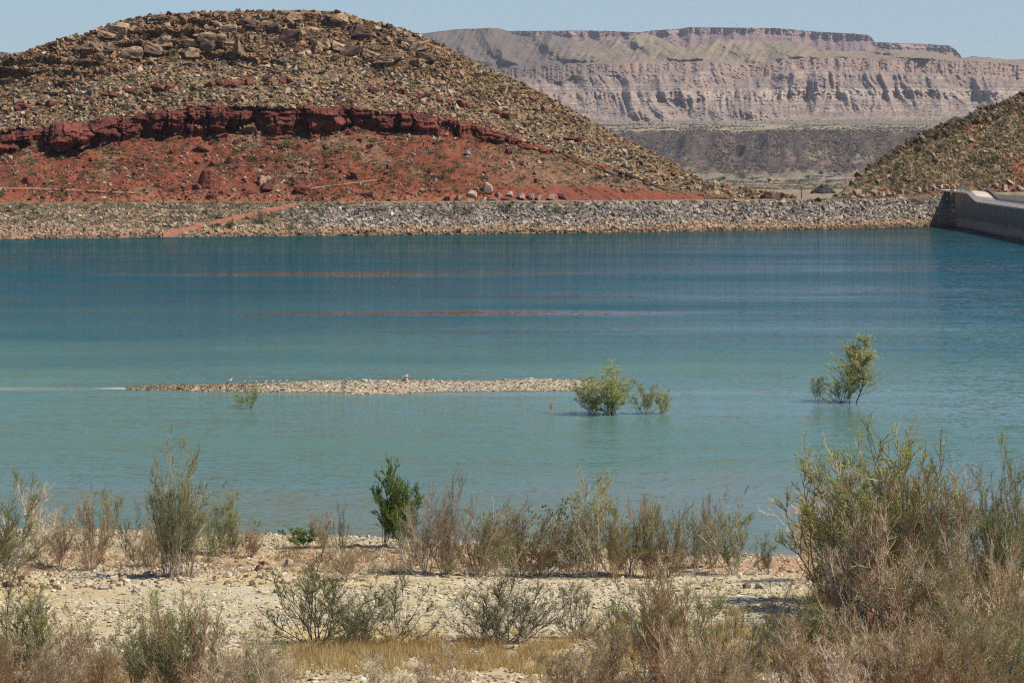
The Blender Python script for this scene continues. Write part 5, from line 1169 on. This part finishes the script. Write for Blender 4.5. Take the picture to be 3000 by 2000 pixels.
# ------------------------------------------------------------------ settlement in the valley
M_wh = plain('white_siding', (.62, .60, .55), .8, .06, .5); M_roofg = plain('grey_metal_roof', (.30, .27, .24), .6, .1, .5); M_win = plain('dark_window', (.04, .05, .06), .3); M_tang = plain('tan_siding', (.42, .32, .24), .8, .08, .5); M_blue = plain('blue_grey_siding', (.42, .41, .38), .7)
def house(px, py, wpx, hpx, label, wall=M_wh, roof=M_roofg, dep=7):
    x, Y, z = valley_at(px, py); mpp = Y / F; w = wpx * mpp; h = hpx * mpp; hw = h * .78
    o = empty('house', (x, Y, z), random.uniform(-.2, .2)); props(o, label, 'house')
    mb = MB(); mb.poly([(-w/2,-dep/2,-1),(w/2,-dep/2,-1),(w/2,dep/2,-1),(-w/2,dep/2,-1),(-w/2,-dep/2,hw),(w/2,-dep/2,hw),(w/2,dep/2,hw),(-w/2,dep/2,hw),(-w/2,0,h*.97),(w/2,0,h*.97)], [(0,1,5,4),(1,2,6,9,5),(2,3,7,6),(3,0,4,8,7),(0,3,2,1)]); mb.build('wall', wall, o)
    e = .4; mb = MB(); mb.poly([(-w/2-e,-dep/2-e,hw-.15),(w/2+e,-dep/2-e,hw-.15),(w/2+e,0,h),(-w/2-e,0,h),(-w/2-e,dep/2+e,hw-.15),(w/2+e,dep/2+e,hw-.15)], [(0,1,2,3),(3,2,5,4)]); r_ = mb.build('roof', roof, o)
    nw = max(2, int(w / 4))
    for k in range(nw):
        cx_ = -w / 2 + (k + .5) * w / nw; mb = MB(); mb.box(cx_ - .6, cx_ + .6, -dep/2 - .06, -dep/2 - .01, hw * .4, hw * .8); mb.build('window', M_win, o)
    mb = MB(); mb.box(-w * .12 - .5, -w * .12 + .5, -dep/2 - .08, -dep/2 - .01, 0, hw * .75); mb.build('door', M_tang, o)
for r_ in [(2080,531,26,8,'long white mobile home partly hidden at the left end of the valley hamlet'),(2135,533,12,8,'small white shed between two trees in the hamlet',M_wh,M_roofg,5),(2153,533,20,8,'white house with grey roof left of the tall round tree in the hamlet'),(2188,535,22,7,'low white house right under the tall round tree in the hamlet'),(2224,535,22,9,'white house with blue grey front, left of a pair near the middle of the valley',M_blue),(2242,536,14,9,'bright white shed at the right of the pair near the middle of the valley',M_wh,M_roofg,5),(2395,520,32,8,'long pale shed with grey metal roof in the upper hamlet',M_blue),(2430,520,24,6,'low tan building beside the long pale shed',M_tang),(2440,515,22,6,'farthest grey roofed building of the upper hamlet',M_blue),(2452,531,20,6,'low blue roofed building below the upper hamlet',M_blue),(2467,530,14,8,'white house left of the brightest one by the right hill'),(2487,531,18,10,'brightest white house next to the foot of the right hill')]:
    house(*r_)
M_red_car = plain('dark_red_paint', (.25, .04, .03), .4); M_tyre = plain('black_tyre', (.03, .03, .03), .8); M_whcar = plain('white_paint', (.7, .7, .68), .4); M_ylw = plain('yellow_paint', (.55, .38, .08), .5)
def car(px, py, mat, label, s=1.3):
    x, Y, z = valley_at(px, py); o = empty('parked_vehicle', (x, Y, z)); o.scale = (s,) * 3; props(o, label, 'vehicle')
    mb = MB(); prof = [(-2.4,.5),(-2.4,1.1),(-1.3,1.15),(-1.0,1.8),(.4,1.8),(1.0,1.15),(2.3,1.0),(2.4,.5)]; vs = [(a, -.9, b_) for a, b_ in prof] + [(a, .9, b_) for a, b_ in prof]; n = len(prof)
    mb.poly(vs, [tuple(range(n)), tuple(range(2*n-1, n-1, -1))] + [(i, (i+1) % n, (i+1) % n + n, i + n) for i in range(n)]); mb.build('body', mat, o)
    mb = MB(); mb.box(-.95, .45, -.93, -.91, 1.2, 1.65); mb.build('window', M_win, o)
    for wx_ in (-1.5, 1.4):
        for wy in (-.85, .85): mb = MB(); mb.tube([(wx_, wy - .12, .38), (wx_, wy + .12, .38)], .38, 10); mb.build('wheel', M_tyre, o)
car(2276, 532, M_red_car, 'dark red pickup parked on the bare ground in the middle of the valley'); car(2247, 541, M_whcar, 'white pickup parked below the white house pair'); car(2308, 538, M_ylw, 'yellow machine parked on the dirt left of the green thicket'); car(2192, 540, M_whcar, 'grey white vehicle parked on the red dirt under the hamlet trees')
def far_tree(px, py, wpx, hpx, col, label, group=None, seed=0):
    x, Y, z = valley_at(px, py); mpp = Y / F * 1.2; w = wpx * mpp; h = hpx * mpp; o = empty('tree', (x, Y, z)); props(o, label, 'tree', group)
    mb = MB(); mb.tube([(0, 0, -1), (0, 0, h * .3), (.2, 0, h * .6)], [.5, .35, .15], 6); mb.build('trunk', M_bark2, o)
    r = np.random.default_rng(seed); n = 700; cen = r.normal(0, .42, (9, 3)) * [w / 2, w / 2, h * .22] + [0, 0, h * .58]; P = cen[r.integers(0, 9, n)] + r.normal(0, 1, (n, 3)) * [w * .11, w * .11, h * .12]; P[:, 2] = np.clip(P[:, 2], .3, h)
    D = r.normal(size=(n, 3)); D /= np.linalg.norm(D, axis=1, keepdims=True); V, T = leaves_np(P, D, np.full(n, .16 * h ** .5 + .35), np.full(n, .5), r); c = np.array(col) * r.uniform(.6, 1.35, (n, 1)); link('crown', raw_mesh('crown', V, T, 3, np.repeat(c, 3, 0), M_leaf), o)
M_bark2 = plain('brown_bark', (.12, .09, .07), .9)
for k, r_ in enumerate([(2174,533,26,24,(.075,.12,.05),'tall round dark green tree above the hamlet'),(2121,532,16,14,(.05,.075,.04),'dark round tree at the left of the hamlet'),(2108,535,30,12,(.12,.19,.06),'bright green low tree at the left of the hamlet'),(2205,531,20,12,(.16,.20,.10),'pale green tree behind the white houses'),(2251,536,10,12,(.04,.06,.035),'small dark tree at the right end of the white house pair'),(2405,516,10,15,(.05,.08,.04),'upright dark tree behind the long pale shed'),(2366,523,12,8,(.06,.07,.05),'small dark tree at the left end of the long pale shed'),(2320,536,44,10,(.10,.13,.07),'broad grey green thicket in the middle of the valley'),(2380,535,36,14,(.13,.18,.08),'bright green round thicket in the middle of the valley'),(2350,534,40,8,(.12,.14,.08),'low green thicket joining the two broader ones'),(2430,536,26,9,(.14,.18,.09),'pale green thicket nearest the right hill')]): far_tree(*r_[:5], r_[5], seed=k)
# utility pole and basalt mound in the middle distance
x, Y, z = valley_at(2348, 583); o = empty('utility_pole', (x, Y, z)); props(o, 'thin utility pole standing alone in the gap between the hills', 'utility pole'); mb = MB(); mb.tube([(0, 0, -.5), (0, 0, 30 * Y / F)], [.16, .12], 8); mb.build('pole', M_bark2, o); mb = MB(); mb.box(-.8, .8, -.06, .06, 27 * Y / F, 27.6 * Y / F + .1); mb.build('crossarm', M_bark2, o)
mx, my = [], []
x, Y, z = valley_at(2412, 568); n = 500; r = rng.random(n) ** .5; a = rng.uniform(0, 6.28, n); rad = 30 * Y / F; PX_ = x + r * np.cos(a) * rad; PY_ = Y + r * np.sin(a) * rad; PZ_ = z + (1 - r) * 20 * Y / F
s = rng.uniform(.6, 2.0, n); o = scatter('basalt_mound', ROCKS, np.stack([PX_, PY_, PZ_], -1), np.stack([s, s, s * .7], -1), stone_cols(n, np.repeat([[.09, .08, .07]], n, 0), .3), M_stones, .4); props(o, 'heap of dark basalt rubble on the plain left of the right hill', 'rock heap'); 

# rocks and brush of the valley and the dark bluff
def vscat(name, n, y0, y1, smin, smax, pals, label, variants, mat, dens):
    px = rng.uniform(1750, 3100, n); Y = rng.uniform(y0, y1, n); i = np.clip(((px - pxv[0]) / 8).astype(int), 0, len(pxv) - 2)
    z = np.array([np.interp(y_, YVv[k], Zv[k]) for y_, k in zip(Y, i)]); keep = rng.random(n) < dens(px, Y); px, Y, z = px[keep], Y[keep], z[keep]; n = len(px)
    s = rng.uniform(smin, smax, n) ** 1.0; pals = np.array(pals)
    o = scatter(name, variants, np.stack([wx(px, Y), Y, z + s * .1], -1), np.stack([s, s, s * .6], -1), stone_cols(n, pals[rng.integers(0, len(pals), n)], .25), mat, .3); props(o, label, kind='stuff')
vscat('basalt_rubble', 26000, 5050, 6150, .9, 3.0, [[.085, .06, .04], [.14, .10, .065], [.05, .038, .028], [.20, .145, .09]], 'dark basalt rubble on the face of the bluff in the valley', PEBS, M_stones, lambda p, y: smooth(.42, .6, fbm(p / 60, y / 300, 171) + .12 * smooth(5600, 5950, y)) * 1.0 + .04)
vscat('valley_brush', 8000, 2600, 5500, .7, 1.9, [[.10, .10, .05], [.15, .14, .07], [.20, .17, .09]], 'low dark brush dotted over the valley floor', BUSH, M_leaf, lambda p, y: smooth(.35, .6, fbm(p / 60, y / 260, 172)) + .1)
vscat('plain_brush', 4000, 6050, 8300, 1.5, 4.0, [[.09, .085, .05], [.13, .12, .07]], 'dark brush on the plain at the foot of the mesa', PEBS, M_stones, lambda p, y: smooth(.4, .6, fbm(p / 120, y / 300, 173)) + .05)

# ------------------------------------------------------------------ haze
HAZE = True
if HAZE:
    mb = MB(); mb.box(-9000, 9000, -300, 16500, -60, 700); hm = bpy.data.materials.new('haze_air'); hm.use_nodes = True; nt = hm.node_tree; nt.nodes.clear()
    out = N(nt, 'ShaderNodeOutputMaterial'); pv = N(nt, 'ShaderNodeVolumePrincipled'); pv.inputs['Color'].default_value = (.90, .93, 1, 1); pv.inputs['Density'].default_value = 2.0e-5; pv.inputs['Anisotropy'].default_value = .2
    nt.links.new(pv.outputs[0], out.inputs['Volume']); o = mb.build('haze', hm); props(o, 'thin pale haze over the valley', kind='stuff')

# ------------------------------------------------------------------ light, sky, camera
SUN_EL, SUN_AZ = 51.0, 104.0      # azimuth clockwise from +Y (view direction): sun at the right
sd = Vector((math.cos(R(SUN_EL)) * math.sin(R(SUN_AZ)), math.cos(R(SUN_EL)) * math.cos(R(SUN_AZ)), math.sin(R(SUN_EL))))
L = bpy.data.lights.new('sun', 'SUN'); L.energy = 5.0; L.angle = R(.5); L.color = (1, .95, .87); lo_ = bpy.data.objects.new('sun', L); COL.objects.link(lo_); lo_.rotation_euler = sd.to_track_quat('Z', 'Y').to_euler(); lo_.location = (200, 100, 300)
w = bpy.data.worlds.new('World'); scene.world = w; w.use_nodes = True; nt = w.node_tree; bg = nt.nodes['Background']; sk_ = nt.nodes.new('ShaderNodeTexSky'); sk_.sky_type = 'NISHITA'; sk_.sun_disc = False; sk_.sun_elevation = R(SUN_EL); sk_.sun_rotation = R(SUN_AZ)
sk_.altitude = 900; sk_.air_density = 1.0; sk_.dust_density = .3; sk_.ozone_density = 2.0; nt.links.new(mixc(nt, 1.0, sk_.outputs[0], (.78, .98, 1.32), 'MULTIPLY'), bg.inputs[0]); bg.inputs[1].default_value = .066
cam = bpy.data.cameras.new('camera'); cam.lens = 135; cam.sensor_width = 36; cam.shift_y = -.2; cam.clip_start = .5; cam.clip_end = 60000
co = bpy.data.objects.new('camera', cam); COL.objects.link(co); co.location = (0, 0, EYE); co.rotation_euler = (R(90), 0, 0); scene.camera = co
scene.view_settings.view_transform = 'Standard'; scene.view_settings.look = 'None'; scene.view_settings.exposure = .32; scene.view_settings.gamma = 1
scene.cycles.use_denoising = False
scene.cycles.filter_width = 1.2
scene.cycles.max_bounces = 5; scene.cycles.volume_bounces = 0; scene.cycles.transparent_max_bounces = 6
